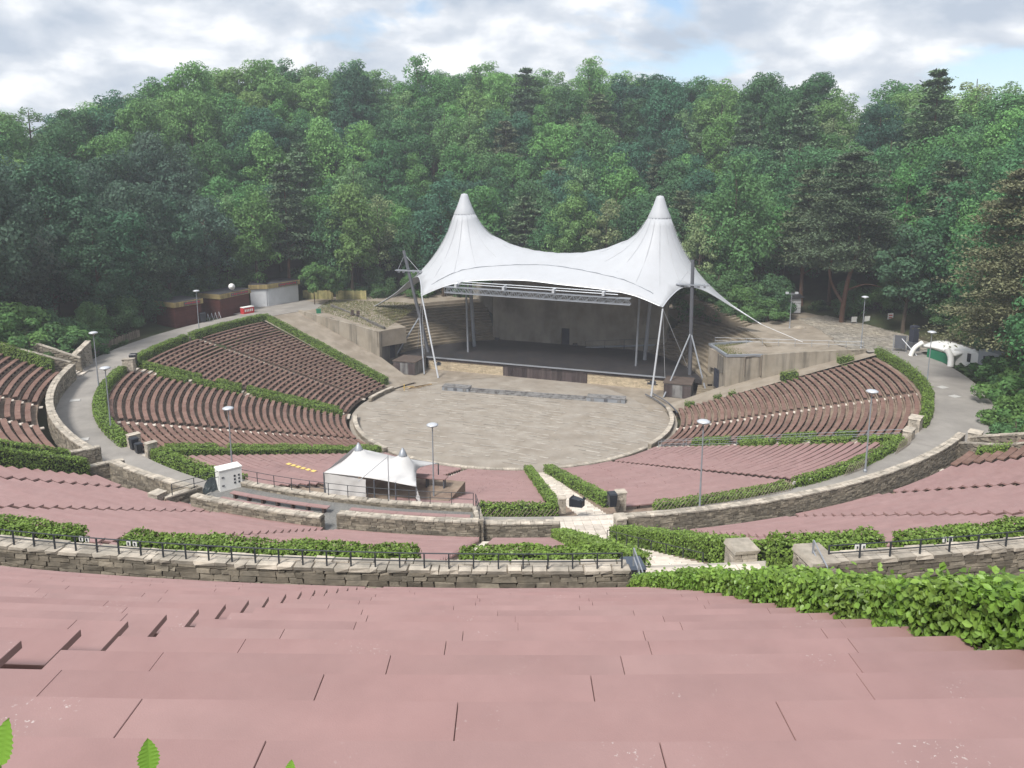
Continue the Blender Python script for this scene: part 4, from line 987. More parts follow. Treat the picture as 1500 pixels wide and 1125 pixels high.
o = part('grass', lb_, 'grass'); tag(o, 'patchy dry grass on the plaza left of the stage', 'grass', kind='stuff')
railing('railing', [lin((28.2, 10.3, 6.8), (45.6, 3.0, 7.8), i / 9) for i in range(10)], .9, 'thin grey railing along the plaza edge above the right ramp', m='steel', r=.02)
ret_wall('low_kerb', [(-31, 34.5), (-24.5, 27.5), (-19.8, 21.5)], [8.2, 7.4, 6.9], [7, 6, 5.5], .3, 'concrete_dark', 'low dark kerb bordering the grass left of the stage')

# arena front boxes and steps
B0, B1, B2, B3 = (-10.1, 10.5), (-6.3, 9.5), (9.9, 5.3), (14.9, 4.1)
t = thing('arena_steps', ((B1[0] + B2[0]) / 2, (B1[1] + B2[1]) / 2, 0), 'low grey steps along the far side of the arena', 'steps')
for k in range(3):
    b = MB(); off = VX * (-.0 + .38 * k); q = [Vector((*B1, 0)) + off, Vector((*B2, 0)) + off, Vector((*B2, 0)) + off + VX * .36, Vector((*B1, 0)) + off + VX * .36]; b.prism([tuple(p.xy) for p in q], 0, .12 + .13 * k); part('step', b, 'booth_grey', t)
for (a, c, lb) in ((B0, B1, 'low grey box at the left end of the arena steps'), (B2, B3, 'low grey box at the right end of the arena steps')):
    t = thing('low_platform', (*a, 0), lb, 'platform'); d = (Vector(c) - Vector(a)).normalized(); n_ = Vector((-d.y, d.x))
    q = [Vector(a), Vector(c), Vector(c) + n_ * 1.5, Vector(a) + n_ * 1.5]; b = MB(); b.prism([tuple(p) for p in q], 0, .55); part('body', b, 'steel', t)
    q = [Vector(a) - n_ * .06, Vector(c) - n_ * .06, Vector(c) + n_ * 1.56, Vector(a) + n_ * 1.56]; b = MB(); b.prism([tuple(p) for p in q], .55, .62); part('top', b, 'booth_grey', t)
    for i in range(3): p = Vector(a).lerp(Vector(c), .15 + .35 * i) - n_ * .03; b = MB(); b.box((p.x, p.y, .28), (.5, .05, .34), math.atan2(d.y, d.x)); part('panel', b, 'steel_dark' if i % 2 else 'booth_grey', t)
t = thing('yellow_barrier', (-15.0, 10.7, 0), 'yellow marker post with a pale board lying at the left end of the arena', 'barrier')
b = MB(); b.tube((-15.4, 10.2, 0), (-15.4, 10.2, 1.0), .05); b.tube((-15.6, 10.2, .5), (-14.2, 11.6, .3), .04); part('post', b, 'yellow', t)
for i in range(5): b = MB(); b.box((-13.9 + .25 * i, 12.0 + .12 * i, .12), (.24, 2.6, .08), -.9); part('plank', b, 'plank', t)
t = thing('edge_rail', (17.5, 7.5, 0), 'curved dark low rail at the right end of the arena near the ramp', 'kerb'); b = MB(); b.path([pol(19.6 + .4 * i / 8, 112 - i * 3.2, .35) for i in range(9)], .1, 4); part('rail', b, 'steel_dark', t)
b = MB(); b.path([pol(20.4 + .4 * i / 8, 112 - i * 3.2, .5) for i in range(9)], .1, 4); part('rail', b, 'steel_dark', t)

# ------------------------------------------------------------------ big tent roof
def spl(pts, n):
    P = [Vector(p) for p in pts]; out_ = []
    for i in range(len(P) - 1):
        p0, p1, p2, p3 = P[max(0, i - 1)], P[i], P[i + 1], P[min(len(P) - 1, i + 2)]
        for j in range(n):
            t = j / n; out_.append(.5 * ((2 * p1) + (p2 - p0) * t + (2 * p0 - 5 * p1 + 4 * p2 - p3) * t * t + (3 * p1 - p0 - 3 * p2 + p3) * t ** 3))
    return out_
FRE = [(-18.2, -2, 11.9), (-14.2, -1.6, 13.6), (-10, -1.2, 14.5), (-2.6, -1, 14.9), (3.5, -1, 14.55), (10, -1.3, 14.2), (14.2, -1.6, 13.6), (18.1, -2, 12.3)]
RGE = [(18.1, -2, 12.3), (18.9, .2, 13.5), (20.3, 2.6, 14.5), (22.8, 4.8, 13.9), (26.4, 6.8, 11.6), (30.8, 9, 8.7)]
BKE = [(30.8, 9, 8.7), (26.5, 10.6, 11.0), (23.0, 13.0, 13.2), (20, 17, 14.0), (17, 20, 13.2), (8, 18.5, 15.2), (0, 18, 15.6), (-8, 18.5, 15.2), (-17, 20, 13.2), (-20, 17, 14.0), (-23.6, 13.2, 13.0), (-28, 10.8, 10.2), (-33.2, 9, 7.3)]
LFE = [(-33.2, 9, 7.3), (-27.6, 6.8, 10.3), (-23.4, 4.8, 13.2), (-20.9, 2.6, 14.1), (-19.3, .2, 13.2), (-18.2, -2, 11.9)]
bnd = spl(FRE, 5) + spl(RGE, 5) + spl(BKE, 4) + spl(LFE, 5)
HR, HZ = 1.7, 23.8; PEAKS = [(-15.65, 9.2), (15.6, 9.2)]
pts2 = [Vector((p.x, p.y)) for p in bnd]; zfix = {i: p.z for i, p in enumerate(bnd)}; nb = len(bnd)
edges = [(i, (i + 1) % nb) for i in range(nb)]
for px_, py_ in PEAKS:
    k0 = len(pts2)
    for i in range(20):
        w = 2 * math.pi * i / 20; pts2.append(Vector((px_ + HR * math.cos(w), py_ + HR * math.sin(w)))); zfix[k0 + i] = HZ
    for rad_, nn in ((2.1, 24), (2.7, 26), (3.5, 28), (4.5, 32), (5.7, 36)):
        for i in range(nn): w = 2 * math.pi * (i + .5 * (int(rad_ * 10) % 2)) / nn; pts2.append(Vector((px_ + rad_ * math.cos(w), py_ + rad_ * math.sin(w))))
def inpoly(x, y, P, marg=0):
    c = False
    for i in range(len(P)):
        x0, y0, x1, y1 = P[i - 1][0], P[i - 1][1], P[i][0], P[i][1]
        if (y0 > y) != (y1 > y) and x < (x1 - x0) * (y - y0) / (y1 - y0) + x0: c = not c
    return c
bp = [(p.x, p.y) for p in bnd]
keep = []
for i, p in enumerate(pts2):
    if i in zfix: keep.append(i); continue
    if inpoly(p.x, p.y, bp) and min((p - Vector(q)).length for q in bp) > .35: keep.append(i)
pts2n = [pts2[i] for i in keep]; zf = {j: zfix[i] for j, i in enumerate(keep) if i in zfix}
x = -34
while x < 33:
    y = -3
    while y < 21:
        X, Y = x + random.uniform(-.1, .1), y + (.5 if int(round(x)) % 2 else 0)
        if inpoly(X, Y, bp) and min(math.hypot(X - q[0], Y - q[1]) for q in bp) > .5 and all(math.hypot(X - q[0], Y - q[1]) > 6.3 for q in PEAKS): pts2n.append(Vector((X, Y)))
        y += 1.
    x += 1.
vo, eo, fo, ov, oe, of = delaunay_2d_cdt(pts2n, edges, [], 0, 1e-5)
fo = [f for f in fo if inpoly(sum(vo[i].x for i in f) / 3, sum(vo[i].y for i in f) / 3, bp) and all(math.hypot(sum(vo[i].x for i in f) / 3 - q[0], sum(vo[i].y for i in f) / 3 - q[1]) > HR * .98 for q in PEAKS)]
nv = len(vo); Z = np.full(nv, 15.); fixed = np.zeros(nv, bool)
for i in range(nv):
    for j in ov[i]:
        if j in zf: Z[i] = zf[j]; fixed[i] = True
V2 = np.array([(p.x, p.y) for p in vo])
def solve(V3=None):
    """discrete minimal surface step: cotangent weights on the current surface"""
    Lm = np.zeros((nv, nv)); X3 = np.column_stack([V2, np.zeros(nv)])
    for f in fo:
        for k in range(3):
            i, j, l = f[k], f[(k + 1) % 3], f[(k + 2) % 3]
            a = X3[i] - X3[l]; c = X3[j] - X3[l]; cr = np.linalg.norm(np.cross(a, c)); w = max(.02, float(a @ c) / max(cr, 1e-6)) * .5
            Lm[i, j] -= w; Lm[j, i] -= w; Lm[i, i] += w; Lm[j, j] += w
    fr = ~fixed; used = np.diag(Lm) > 0; fr &= used
    zn = Z.copy(); zn[fr] = np.linalg.solve(Lm[np.ix_(fr, fr)], -Lm[np.ix_(fr, ~fr)] @ Z[~fr]); return zn
Z = solve()
Zlap = Z.copy()
# Tensioned fabric: lift along the ridge between the masts (ridge cable)
for i in range(nv):
    if fixed[i]: continue
    u_, v_ = V2[i]
    for s_ in (1,):
        pass
RIDGE = [(-13.9, 23.3), (-12.5, 21.6), (-10.5, 20.2), (-7.5, 19.0), (-4, 18.25), (0, 17.95), (4, 18.15), (7.5, 18.9), (10.5, 20.2), (12.5, 21.7), (13.9, 23.3)]
lift = np.zeros(nv)
for i in range(nv):
    u_, v_ = V2[i]
    if abs(abs(v_ - 9.2)) < .55 and abs(u_) < 11: print('ridge', round(u_, 1), round(Zlap[i], 1), round(lerp(RIDGE, u_), 1)) if int(u_ * 10) % 20 < 5 else 0
    if abs(u_) < 10.2 and abs(v_ - 9.2) < .75 and not fixed[i]: Z[i] = max(Zlap[i], lerp(RIDGE, u_)); fixed[i] = True
Z = solve()
t = thing('tent_roof', sl3(0, 8, 12), 'large white twin-peaked membrane roof over the stage', 'tent roof')
b = MB(); b.v = [sl3(V2[i][0], V2[i][1], Z[i]) for i in range(nv)]; b.f = [tuple(f) for f in fo]
o = part('membrane', b, 'membrane', t, smooth=True)
sm = o.modifiers.new('thickness', 'SOLIDIFY'); sm.thickness = .04
for q in PEAKS:
    b = MB(); w = sl3(q[0], q[1], 0); b.lathe((w[0], w[1], 0), [(HR + .03, HZ - .12), (HR + .01, HZ + .05), (1.28, HZ + .95), (.92, HZ + 1.9), (.62, HZ + 2.8), (.5, HZ + 3.1), (.1, HZ + 3.2)], 24); part('peak_cap', b, 'membrane', t, smooth=True)
    b = MB(); b.lathe((w[0], w[1], 0), [(HR + .06, HZ - .16), (HR + .06, HZ - .11)], 24); part('peak_ring', b, 'steel', t)
# seam band along front edge and radial seams (thin welded strips)
b = MB(); ed = spl(FRE, 6)
b.path([sl3(p.x, p.y - .03, p.z) for p in ed], .07, 6); b.path([sl3(p.x, p.y, p.z) for p in spl(RGE, 6)], .07, 6); b.path([sl3(p.x, p.y, p.z) for p in spl(LFE, 6)], .07, 6); b.path([sl3(p.x, p.y, p.z) for p in spl(BKE, 6)], .07, 6)
part('edge_cable', b, 'steel_light', t)
def memb_z(u, v):
    d = np.hypot(V2[:, 0] - u, V2[:, 1] - v); k = np.argsort(d)[:4]; w = 1 / (d[k] + .05) ** 2; return float((Z[k] * w).sum() / w.sum())
b = MB(); sp = spl([(-17.2, -.4), (-13.5, .9), (-9, 2.0), (-4, 3.6), (0, 4.2), (4, 3.4), (9, 1.6), (13.5, .4), (16.9, -.5)] and [(-17.2, -.4, 0), (-13.5, .9, 0), (-9, 2.0, 0), (-4, 3.4, 0), (0, 4.0, 0), (4, 3.2, 0), (9, 1.6, 0), (13.5, .4, 0), (16.9, -.5, 0)], 6)
b.path([sl3(p.x, p.y, memb_z(p.x, p.y) + .05) for p in sp], .045, 5); part('seam', b, 'steel', t)
for q in PEAKS:
    for i in range(16):
        w = 2 * math.pi * (i + .5) / 16; pth = []
        for rr_ in (1.75, 2.2, 2.8, 3.6, 4.6, 5.8, 7.2, 8.6):
            x_, y_ = q[0] + rr_ * math.cos(w), q[1] + rr_ * math.sin(w)
            if not inpoly(x_, y_, bp) or min(math.hypot(x_ - e_[0], y_ - e_[1]) for e_ in bp) < .4: break
            pth.append(sl3(x_, y_, memb_z(x_, y_) + .035))
        if len(pth) > 2: b = MB(); b.path(pth, .022, 4); part('seam', b, 'membrane_seam', t)
# supports
t2_ = thing('tent_masts', sl3(0, 9, SZ), 'grey masts, front poles and guy cables carrying the white roof', 'masts')
for sg in (-1, 1):
    b = MB(); b.tube(sl3(sg * 14.1, 9.1, SZ), sl3(sg * 15.6, 9.2, HZ + 1.5), .30, .26, 14); part('mast', b, 'steel', t2_)
    b = MB(); b.tube(sl3(sg * 13.5, 4.9, SZ), sl3(sg * 13.9, 4.9, memb_z(sg * 13.9, 4.9) - .55), .16, .16, 10); part('column', b, 'steel', t2_)
    b = MB(); b.tube(sl3(-14.5 if sg < 0 else 17.3, -4.4 if sg < 0 else -4.1, .02), sl3(sg * 18.15, -2, 12.1), .14, .12, 10); part('front_pole', b, 'steel_light', t2_)
    b = MB(); b.tube(sl3(sg * 18.15, -2, 12.1), sl3(sg * 18.6, -.6, 2.1), .035); b.tube(sl3(sg * 18.15, -2, 12.1), sl3(sg * 21.5, 3.0, 2.4), .035); part('guy_cable', b, 'steel_light', t2_)
for a_, c_ in ((sl3(30.8, 9, 8.7), (39.5, 7.8, 7.6)), (sl3(-33.2, 9, 7.3), (-33, 31.5, 6.95))):
    b = MB(); b.tube(a_, c_, .03); part('anchor_cable', b, 'rope', t2_)
# lighting truss
t = thing('lighting_truss', sl3(-1.5, .6, 12.8), 'long grey lattice truss hanging under the front edge of the roof', 'truss')
TA, TB = Vector(sl3(-14.0, -2.8, 0)), Vector(sl3(13.8, -2.8, 0)); zA, zB = (12.75, 13.6), (12.45, 13.3)
b = MB(); lines = []
for dv in (0, .8):
    for kz in (0, 1):
        p = TA + VX * dv; q = TB + VX * dv; b.tube((p.x, p.y, zA[kz]), (q.x, q.y, zB[kz]), .07, .07, 5)
part('chord', b, 'steel', t)
b = MB(); N = 44
MATS['truss_grey'] = MATS['steel']
for dv in (0, .8):
    for i in range(N):
        f0, f1 = i / N, (i + 1) / N; p = TA.lerp(TB, f0) + VX * dv; q = TA.lerp(TB, f1) + VX * dv
        za = [zA[k] + (zB[k] - zA[k]) * f0 for k in (0, 1)]; zb_ = [zA[k] + (zB[k] - zA[k]) * f1 for k in (0, 1)]
        b.tube((p.x, p.y, za[i % 2]), (q.x, q.y, zb_[1 - i % 2]), .035, .035, 4, False)
        b.tube((p.x, p.y, za[0]), (p.x, p.y, za[1]), .03, .03, 4, False)
part('lattice', b, 'steel', t, kind='stuff')
for zz_, vv_ in ((14.0, -2.3), (14.25, -1.7)):
    b = MB(); b.tube(sl3(-12.4, vv_, zz_ + .1), sl3(12.0, vv_, zz_ - .25), .07, .07, 6); part('beam', b, 'steel', t)
for u_ in (-12.2, -4.7, 2.8, 10.0):
    b = MB(); b.box(sl3(u_, -2.3, 13.85), (.35, 1.1, .55), -TH); part('hoist', b, 'steel_light', t)
# light masts
def light_mast(base, top, armz, feet, apex, lb, u_dir):
    t = thing('lighting_mast', base, lb, 'mast'); b = MB(); b.tube(base, top, .30, .24, 8); part('pole', b, 'steel_dark', t)
    f = (armz - base[2]) / (top[2] - base[2]); c = Vector(base).lerp(Vector(top), f)
    b = MB(); n_ = UX * 2.2
    b.box((c.x, c.y, c.z), (4.4, .8, .16), -TH); part('crossbar', b, 'steel', t)
    b = MB()
    for q in (-1.9, 1.9): b.tube(tuple(Vector(base).lerp(Vector(top), .96)), tuple(c + UX * q), .03, .03, 4)
    part('stay', b, 'steel_light', t)
    for q in (-1.7, -.9, .9, 1.7): b = MB(); pp = c + UX * q; b.box((pp.x, pp.y, pp.z - .22), (.3, .3, .28), -TH); part('lamp_head', b, 'steel_light', t)
    a_ = Vector(base).lerp(Vector(top), (apex - base[2]) / (top[2] - base[2]))
    for ft in feet: b = MB(); b.tube(tuple(a_), ft, .11, .11, 6); part('leg', b, 'steel', t)
light_mast(sl3(21.65, 2.6, SZ - .2), sl3(21.4, 2.6, 18.4), 14.9, [sl3(18.9, -3.6, .05), sl3(24.4, -.8, .3)], 8.1, 'dark lighting mast with a crossbar right of the stage, on slanted legs', 1)
light_mast(sl3(-19.6, 3.0, SZ - .2), sl3(-23.9, 3.6, 18.1), 14.9, [sl3(-17.3, -3.4, .05), sl3(-24.4, -1.2, .3)], 7.6, 'leaning dark lighting mast with a crossbar left of the stage', -1)

# ------------------------------------------------------------------ small tent
def small_tent():
    c = [(-13.9, -42.6), (-6.3, -41.9), (-4.4, -38.2), (-12.6, -37.6)]
    c = [pol(42.2, -20.0), pol(42.0, -9.9), pol(36.4, -9.7), pol(36.2, -21.3)]
    CZ_ = [8.15, 7.75, 7.4, 7.9]; t = thing('small_tent', (*pol(39.5, -13.5), 5.6), 'small white twin-peaked mixing tent between the gravel terrace and the arena', 'tent')
    ed = []; z = []
    for i in range(4):
        a, b_ = Vector(c[i]), Vector(c[(i + 1) % 4]); ctr = sum((Vector(q) for q in c), Vector((0, 0))) / 4
        for k in range(8):
            f = k / 8; p = a.lerp(b_, f); sag = .9 * (.15 if i == 0 else .9 if i == 1 else .5) * 4 * f * (1 - f); p = p + (ctr - p).normalized() * sag
            ed.append((p.x, p.y)); z.append(CZ_[i] * (1 - f) + CZ_[(i + 1) % 4] * f + (.1 if i == 0 else .75 if i == 1 else .2) * 4 * f * (1 - f) * .5)
    m1, m2 = pol(39.3, -18.1), pol(39.4, -12.6)
    P2 = [Vector(q) for q in ed]; zf = {i: zz_ for i, zz_ in enumerate(z)}
    for q, zq in ((m1, 9.12), (m2, 9.1)):
        for i in range(10): k = len(P2); P2.append(Vector((q[0] + .3 * math.cos(.628 * i), q[1] + .3 * math.sin(.628 * i)))); zf[k] = zq
    x = -17.
    while x < -2:
        y = -44.
        while y < -33:
            if inpoly(x, y, ed) and min(math.hypot(x - q[0], y - q[1]) for q in ed) > .2 and min(math.hypot(x - q[0], y - q[1]) for q in (m1, m2)) > .45: P2.append(Vector((x, y)))
            y += .42
        x += .42
    vo, _, fo, ov, _, _ = delaunay_2d_cdt(P2, [(i, (i + 1) % 32) for i in range(32)], [], 0, 1e-6)
    fo = [f for f in fo if inpoly(sum(vo[i].x for i in f) / 3, sum(vo[i].y for i in f) / 3, ed) and min(math.hypot(sum(vo[i].x for i in f) / 3 - q[0], sum(vo[i].y for i in f) / 3 - q[1]) for q in (m1, m2)) > .25]
    n = len(vo); Z = np.full(n, 8.); fx = np.zeros(n, bool)
    for i in range(n):
        for j in ov[i]:
            if j in zf: Z[i] = zf[j]; fx[i] = True
    L = np.zeros((n, n))
    for f in fo:
        for k in range(3):
            i, j, l = f[k], f[(k + 1) % 3], f[(k + 2) % 3]; a = vo[i] - vo[l]; b_ = vo[j] - vo[l]; w = max(.02, a.dot(b_) / max(1e-6, abs(a.x * b_.y - a.y * b_.x))) * .5
            L[i, j] -= w; L[j, i] -= w; L[i, i] += w; L[j, j] += w
    fr = (~fx) & (np.diag(L) > 0); Z[fr] = np.linalg.solve(L[np.ix_(fr, fr)], -L[np.ix_(fr, ~fr)] @ Z[~fr])
    b = MB(); b.v = [(vo[i].x, vo[i].y, float(Z[i])) for i in range(n)]; b.f = [tuple(f) for f in fo]; o = part('canopy', b, 'tent_white', t, smooth=True); sm = o.modifiers.new('thickness', 'SOLIDIFY'); sm.thickness = .03
    for q, zq in ((m1, 9.12), (m2, 9.1)): b = MB(); b.lathe((q[0], q[1], zq), [(.36, -.10), (.33, 0), (.17, .38), (.1, .42), (.07, .55)], 14); part('peak_cap', b, 'steel', t, smooth=True)
    gz = z1f
    for q, zq in zip(c, CZ_): 
        r_ = math.hypot(*q); b = MB(); b.tube((*q, z1f(r_)), (*q, zq), .05, .05, 8); part('leg', b, 'steel_dark', t)
    for f in (.55, .78): q = lin(c[0], c[1], f); b = MB(); b.tube((*q, z1f(42)), (*q, 7.9), .06); part('post', b, 'steel_dark', t)
    # side sheets
    def sheet(a, d, za, zd, ya, yd, seed, nm='side_sheet'):
        rr = random.Random(seed); b = MB(); N_, M_ = 14, 8; V = []
        for i in range(N_ + 1):
            for j in range(M_ + 1):
                f, g_ = i / N_, j / M_; p = Vector(a).lerp(Vector(d), f); top_ = za + (zd - za) * f; bot = ya + (yd - ya) * f
                nrm = (Vector(d) - Vector(a)).normalized(); w = .10 * math.sin(f * 17 + g_ * 2) * g_ + rr.uniform(-.03, .03)
                V.append((p.x - nrm.y * w, p.y + nrm.x * w, top_ + (bot - top_) * g_))
        b.v = V; b.f = [(i * (M_ + 1) + j, (i + 1) * (M_ + 1) + j, (i + 1) * (M_ + 1) + j + 1, i * (M_ + 1) + j + 1) for i in range(N_) for j in range(M_)]; part(nm, b, 'tent_white', t, smooth=True)
    sheet(lin(c[0], c[1], .0), lin(c[0], c[1], .46), 8.1, 7.9, 6.3, 6.5, 1); sheet(c[3], c[0], 8.1, 8.1, 4.7, 6.3, 2)
    sheet(c[1], pol(43.2, -9.0), 7.7, 7.2, 7.0, 6.3, 3)
    # table and floor under it
    b = MB(); b.prism([pol(42.6, -19), pol(42.6, -7.5), pol(36.5, -6.2), pol(36.3, -20)], 4.4, 6.0); part('floor_deck', b, 'tread', t)
    b = MB(); b.prism([pol(38.2, -13), pol(38.2, -8.2), pol(37.4, -8.0), pol(37.4, -13.0)], 6.75, 6.82); part('table_top', b, 'bench', t)
    b = MB()
    for a_ in (-12.8, -10.5, -8.4): b.box(pol(37.8, a_, 6.35), (.1, .6, .8), R(a_))
    part('table_leg', b, 'steel_dark', t)
    b = MB(); b.tube((*pol(42.4, -12.6), 6.2), (*pol(42.4, -12.6), 10.2), .04); b.tube((*pol(42.4, -12.6), 10.1), (*pol(42.8, -15.6), 8.1), .03); part('guy_mast', b, 'steel_light', t)
small_tent()

# ------------------------------------------------------------------ lamp posts
def lamp(x, y, z, h, label, double=False, m='steel_light'):
    t = thing('lamp_post', (x, y, z - .05), label, 'lamp post', 'lamp posts around the seating')
    b = MB(); b.tube((x, y, z - .1), (x, y, z + h * .3), .075, .065, 10); b.tube((x, y, z + h * .3), (x, y, z + h - .1), .055, .04, 10); part('pole', b, 'steel', t)
    if double:
        b = MB(); b.tube((x - .7, y, z + h - .15), (x + .7, y, z + h - .15), .04); part('arm', b, 'steel', t)
        for q in (-.7, .7): b = MB(); b.box((x + q, y, z + h), (.4, .3, .28)); part('lamp_head', b, 'steel_light', t)
    else:
        b = MB(); b.lathe((x, y, z + h), [(.12, -.28), (.20, -.18), (.42, -.14), (.46, -.05), (.30, .03), (.1, .06)], 18); part('lamp_head', b, 'steel_light', t, smooth=True)
    b = MB(); b.lathe((x, y, z), [(.14, -.05), (.14, .12), (.09, .2)], 10); part('base', b, 'steel', t)
for x, y, z, h, lb in ((-44.4, -15.2, 7.75, 6.1, 'tall lamp post standing on the left path, at the leftmost bend'), (-35.9, -29.2, 7.75, 5.9, 'lamp post behind the bright hedge on the left path'), (-45.4, 14.2, 7.75, 6.0, 'lamp post in front of the red brown kiosks'),
                       (-23.0, -35.3, 6.6, 5.3, 'lamp post rising right behind the white container'), (-6.2, -39.1, 5.7, 6.1, 'lamp post at the right corner of the small white tent'), (12.7, -45.2, 7.6, 6.5, 'lamp post by the leaning slat fence right of the centre stairs'),
                       (27.1, -38.5, 7.75, 6.5, 'lamp post beside the ring wall between two hedges on the right'), (44.9, -13.9, 7.75, 5.9, 'lamp post on the right bend of the path near the white pavilion')):
    lamp(x, y, z, h, lb)
lamp(45.4, 3.3, 7.75, 6.9, 'tall slim lamp post at the top of the right ramp', False)
lamp(40.8, 16.6, 7.7, 5.3, 'lamp post with two floodlights in front of the grey shed', True)
lamp(-62.5, -10.5, 9.2, 7.4, 'thin lamp post half hidden in the bushes on the left')
lamp(57.5, -14.5, 9.2, 6.0, 'lamp post half hidden under the right pine')

# ------------------------------------------------------------------ bins
def bin_(p, rz, label, lying=False, open_lid=False, lidm='black_plastic', tilt=0, s=1.0):
    t = thing('wheelie_bin', p, label, 'bin'); b = MB(); w, d, h = .58 * s, .62 * s, .92 * s
    def T(x, y, z):
        if lying: x, y, z = x, z - .45, y + d / 2 + .02
        c_, s_ = math.cos(rz), math.sin(rz); return (p[0] + x * c_ - y * s_, p[1] + x * s_ + y * c_, p[2] + z)
    bt = [(-w / 2 * .8, -d / 2 * .75), (w / 2 * .8, -d / 2 * .75), (w / 2 * .8, d / 2 * .75), (-w / 2 * .8, d / 2 * .75)]; tp = [(-w / 2, -d / 2), (w / 2, -d / 2), (w / 2, d / 2), (-w / 2, d / 2)]
    b.hexa([T(x, y, .05) for x, y in bt], [T(x, y, h) for x, y in tp]); part('body', b, 'black_plastic', t)
    b = MB(); b.hexa([T(x * 1.08, y * 1.08, h + .01) for x, y in tp], [T(x * .9, y * .9, h + .10) for x, y in tp]); part('lid', b, lidm, t)
    b = MB(); b.tube(T(-w * .45, d / 2 + .07, h - .02), T(w * .45, d / 2 + .07, h - .02), .025); part('handle', b, 'black_plastic', t)
    for q in (-1, 1): b = MB(); b.tube(T(q * w * .42, d * .42, .11), T(q * w * .52, d * .42, .11), .11, .11, 12); part('wheel', b, 'black_plastic', t)
bin_(pol(45.2, 8.6, 7.72), R(10), 'upright black wheelie bin on the centre landing beside a hedge')
bin_(pol(45.0, 5.6, 7.72), R(60), 'black wheelie bin lying tipped over on the centre landing', lying=True)
bin_(pol(46.2, -43.4, 7.72), R(-40), 'black wheelie bin at the left path between two pillars')
bin_(pol(46.3, -41.9, 7.72), R(-40), 'dark grey wheelie bin beside the left pillar and hedge', s=.85)
bin_(pol(46.0, -84.2, 7.72), R(-80), 'black wheelie bin at the top of the left hedged stairs', s=1.25)
bin_(pol(74.0, 2.6, 18.33), R(5), 'wheelie bin with blue grey lid at the top of the wide stairs', lidm='lid_blue', s=1.05)
bin_(pol(74.6, -11.7, 18.33), R(-10), 'wheelie bin with blue grey lid behind the left railing', lidm='lid_blue', s=1.05)
bin_((-40.8, 37.4, 7.72), 0, 'small black bin in front of the white kiosk', s=1.1)
# white container
t = thing('white_container', pol(47.6, -24.6, 8.25), 'white box container with small dark vent holes, standing at the end of the gravel terrace', 'container')
p = pol(47.9, -24.9, 0); an = R(38)
b = MB(); b.box((p[0], p[1], 9.35), (1.55, .95, 1.5), an); part('body', b, 'white_paint', t)
b = MB(); b.box((p[0], p[1], 10.13), (1.63, 1.03, .07), an); part('lid', b, 'white_paint', t)
fx, fy = math.cos(an), math.sin(an)
for i in range(2):
    for j in range(3):
        lx, ly = .26 + i * .30, -.48; b = MB(); b.box((p[0] + lx * fx - ly * fy, p[1] + lx * fy + ly * fx, 9.55 - j * .25), (.12, .04, .13), an); part('vent_hole', b, 'black_plastic', t)
for dz in (.35, -.25): b = MB(); lx, ly = -.55, -.48; b.box((p[0] + lx * fx - ly * fy, p[1] + lx * fy + ly * fx, 9.25 + dz), (.16, .05, .1), an); part('latch', b, 'steel_dark', t)
t = thing('tarpaulin', pol(48.6, -25.2, 8.25), 'crumpled black tarpaulin heaped against the white container', 'tarpaulin'); rr = random.Random(2); V = []
c0 = Vector(pol(48.4, -26.0))
for i in range(15):
    for j in range(15):
        x, y = (i / 14 - .5) * 2, (j / 14 - .5) * 2; V.append((c0.x + x * .85, c0.y + y * .6, 8.3 + max(0, 1.0 * (1 - x * x * .9 - y * y * .8)) + rr.uniform(-.16, .16) * (1 - max(abs(x), abs(y)) ** 4)))
b = MB(); b.v = V; b.f = [(i * 15 + j, (i + 1) * 15 + j, (i + 1) * 15 + j + 1, i * 15 + j + 1) for i in range(14) for j in range(14)]; part('sheet', b, 'tarp', t)
t = thing('plastic_bag', pol(48.7, -22.9, 8.3), 'small blue and white plastic bag lying right of the white container', 'bag'); b = MB(); q = pol(48.6, -22.9, 8.36)
b.lathe((q[0], q[1], 8.26), [(.3, 0), (.36, .08), (.2, .16), (.05, .2)], 7); part('bag', b, 'blue_cloth', t)
# section signs
for (r_, a, z_, lb) in ((45.35, 26.3, 8.1, 'small white number sign on the end of the hedge right of the lamp'), (45.5, 28.1, 8.1, 'small white number sign on the left end of the right hedge')):
    t = thing('number_sign', pol(r_ + .9, a, z_), lb, 'sign'); b = MB(); b.box(pol(r_ + .95, a, z_), (.26, .03, .2), R(a)); part('plate', b, 'white_paint', t)
    for q in (-.05, .05): b = MB(); b.box(pol(r_ + .975, a + q * 1.4, z_), (.05, .02, .12), R(a)); part('digit', b, 'rail_black', t)
for (a, lb) in ((8.25, 'pair of small white sector signs on the hedge right of the pillar'), (10.6, 'pair of small white sector signs below the right edge hedge'), (-9.4, 'pair of small white sector signs at the left end of the long railing hedge'), (-10.7, 'pair of small white sector signs beside the left bin')):
    t = thing('number_sign', pol(73.45, a, 18.5), lb, 'sign')
    for q in (-.12, .12):
        b = MB(); b.box(pol(73.48, a + q * .7, 19.22), (.13, .03, .16), R(a)); part('plate', b, 'white_paint', t)
        b = MB(); b.box(pol(73.51, a + q * .7, 19.22), (.04, .02, .09), R(a)); part('digit', b, 'rail_black', t)

# manholes
for q, lb in ((pol(48.6, -66, 0), 'pale square manhole cover on the left path, upper one'), (pol(48.7, -50, 0), 'pale square manhole cover on the left path, lower one'), (pol(49, 68, 0), 'pale square manhole cover on the right path, nearer one'), (pol(48.4, 72, 0), 'small round manhole cover on the right path, farther one')):
    b = MB(); b.box((q[0], q[1], 7.755), (.95, .8, .03), .4); o = part('manhole_cover', b, 'manhole'); tag(o, lb, 'manhole cover')

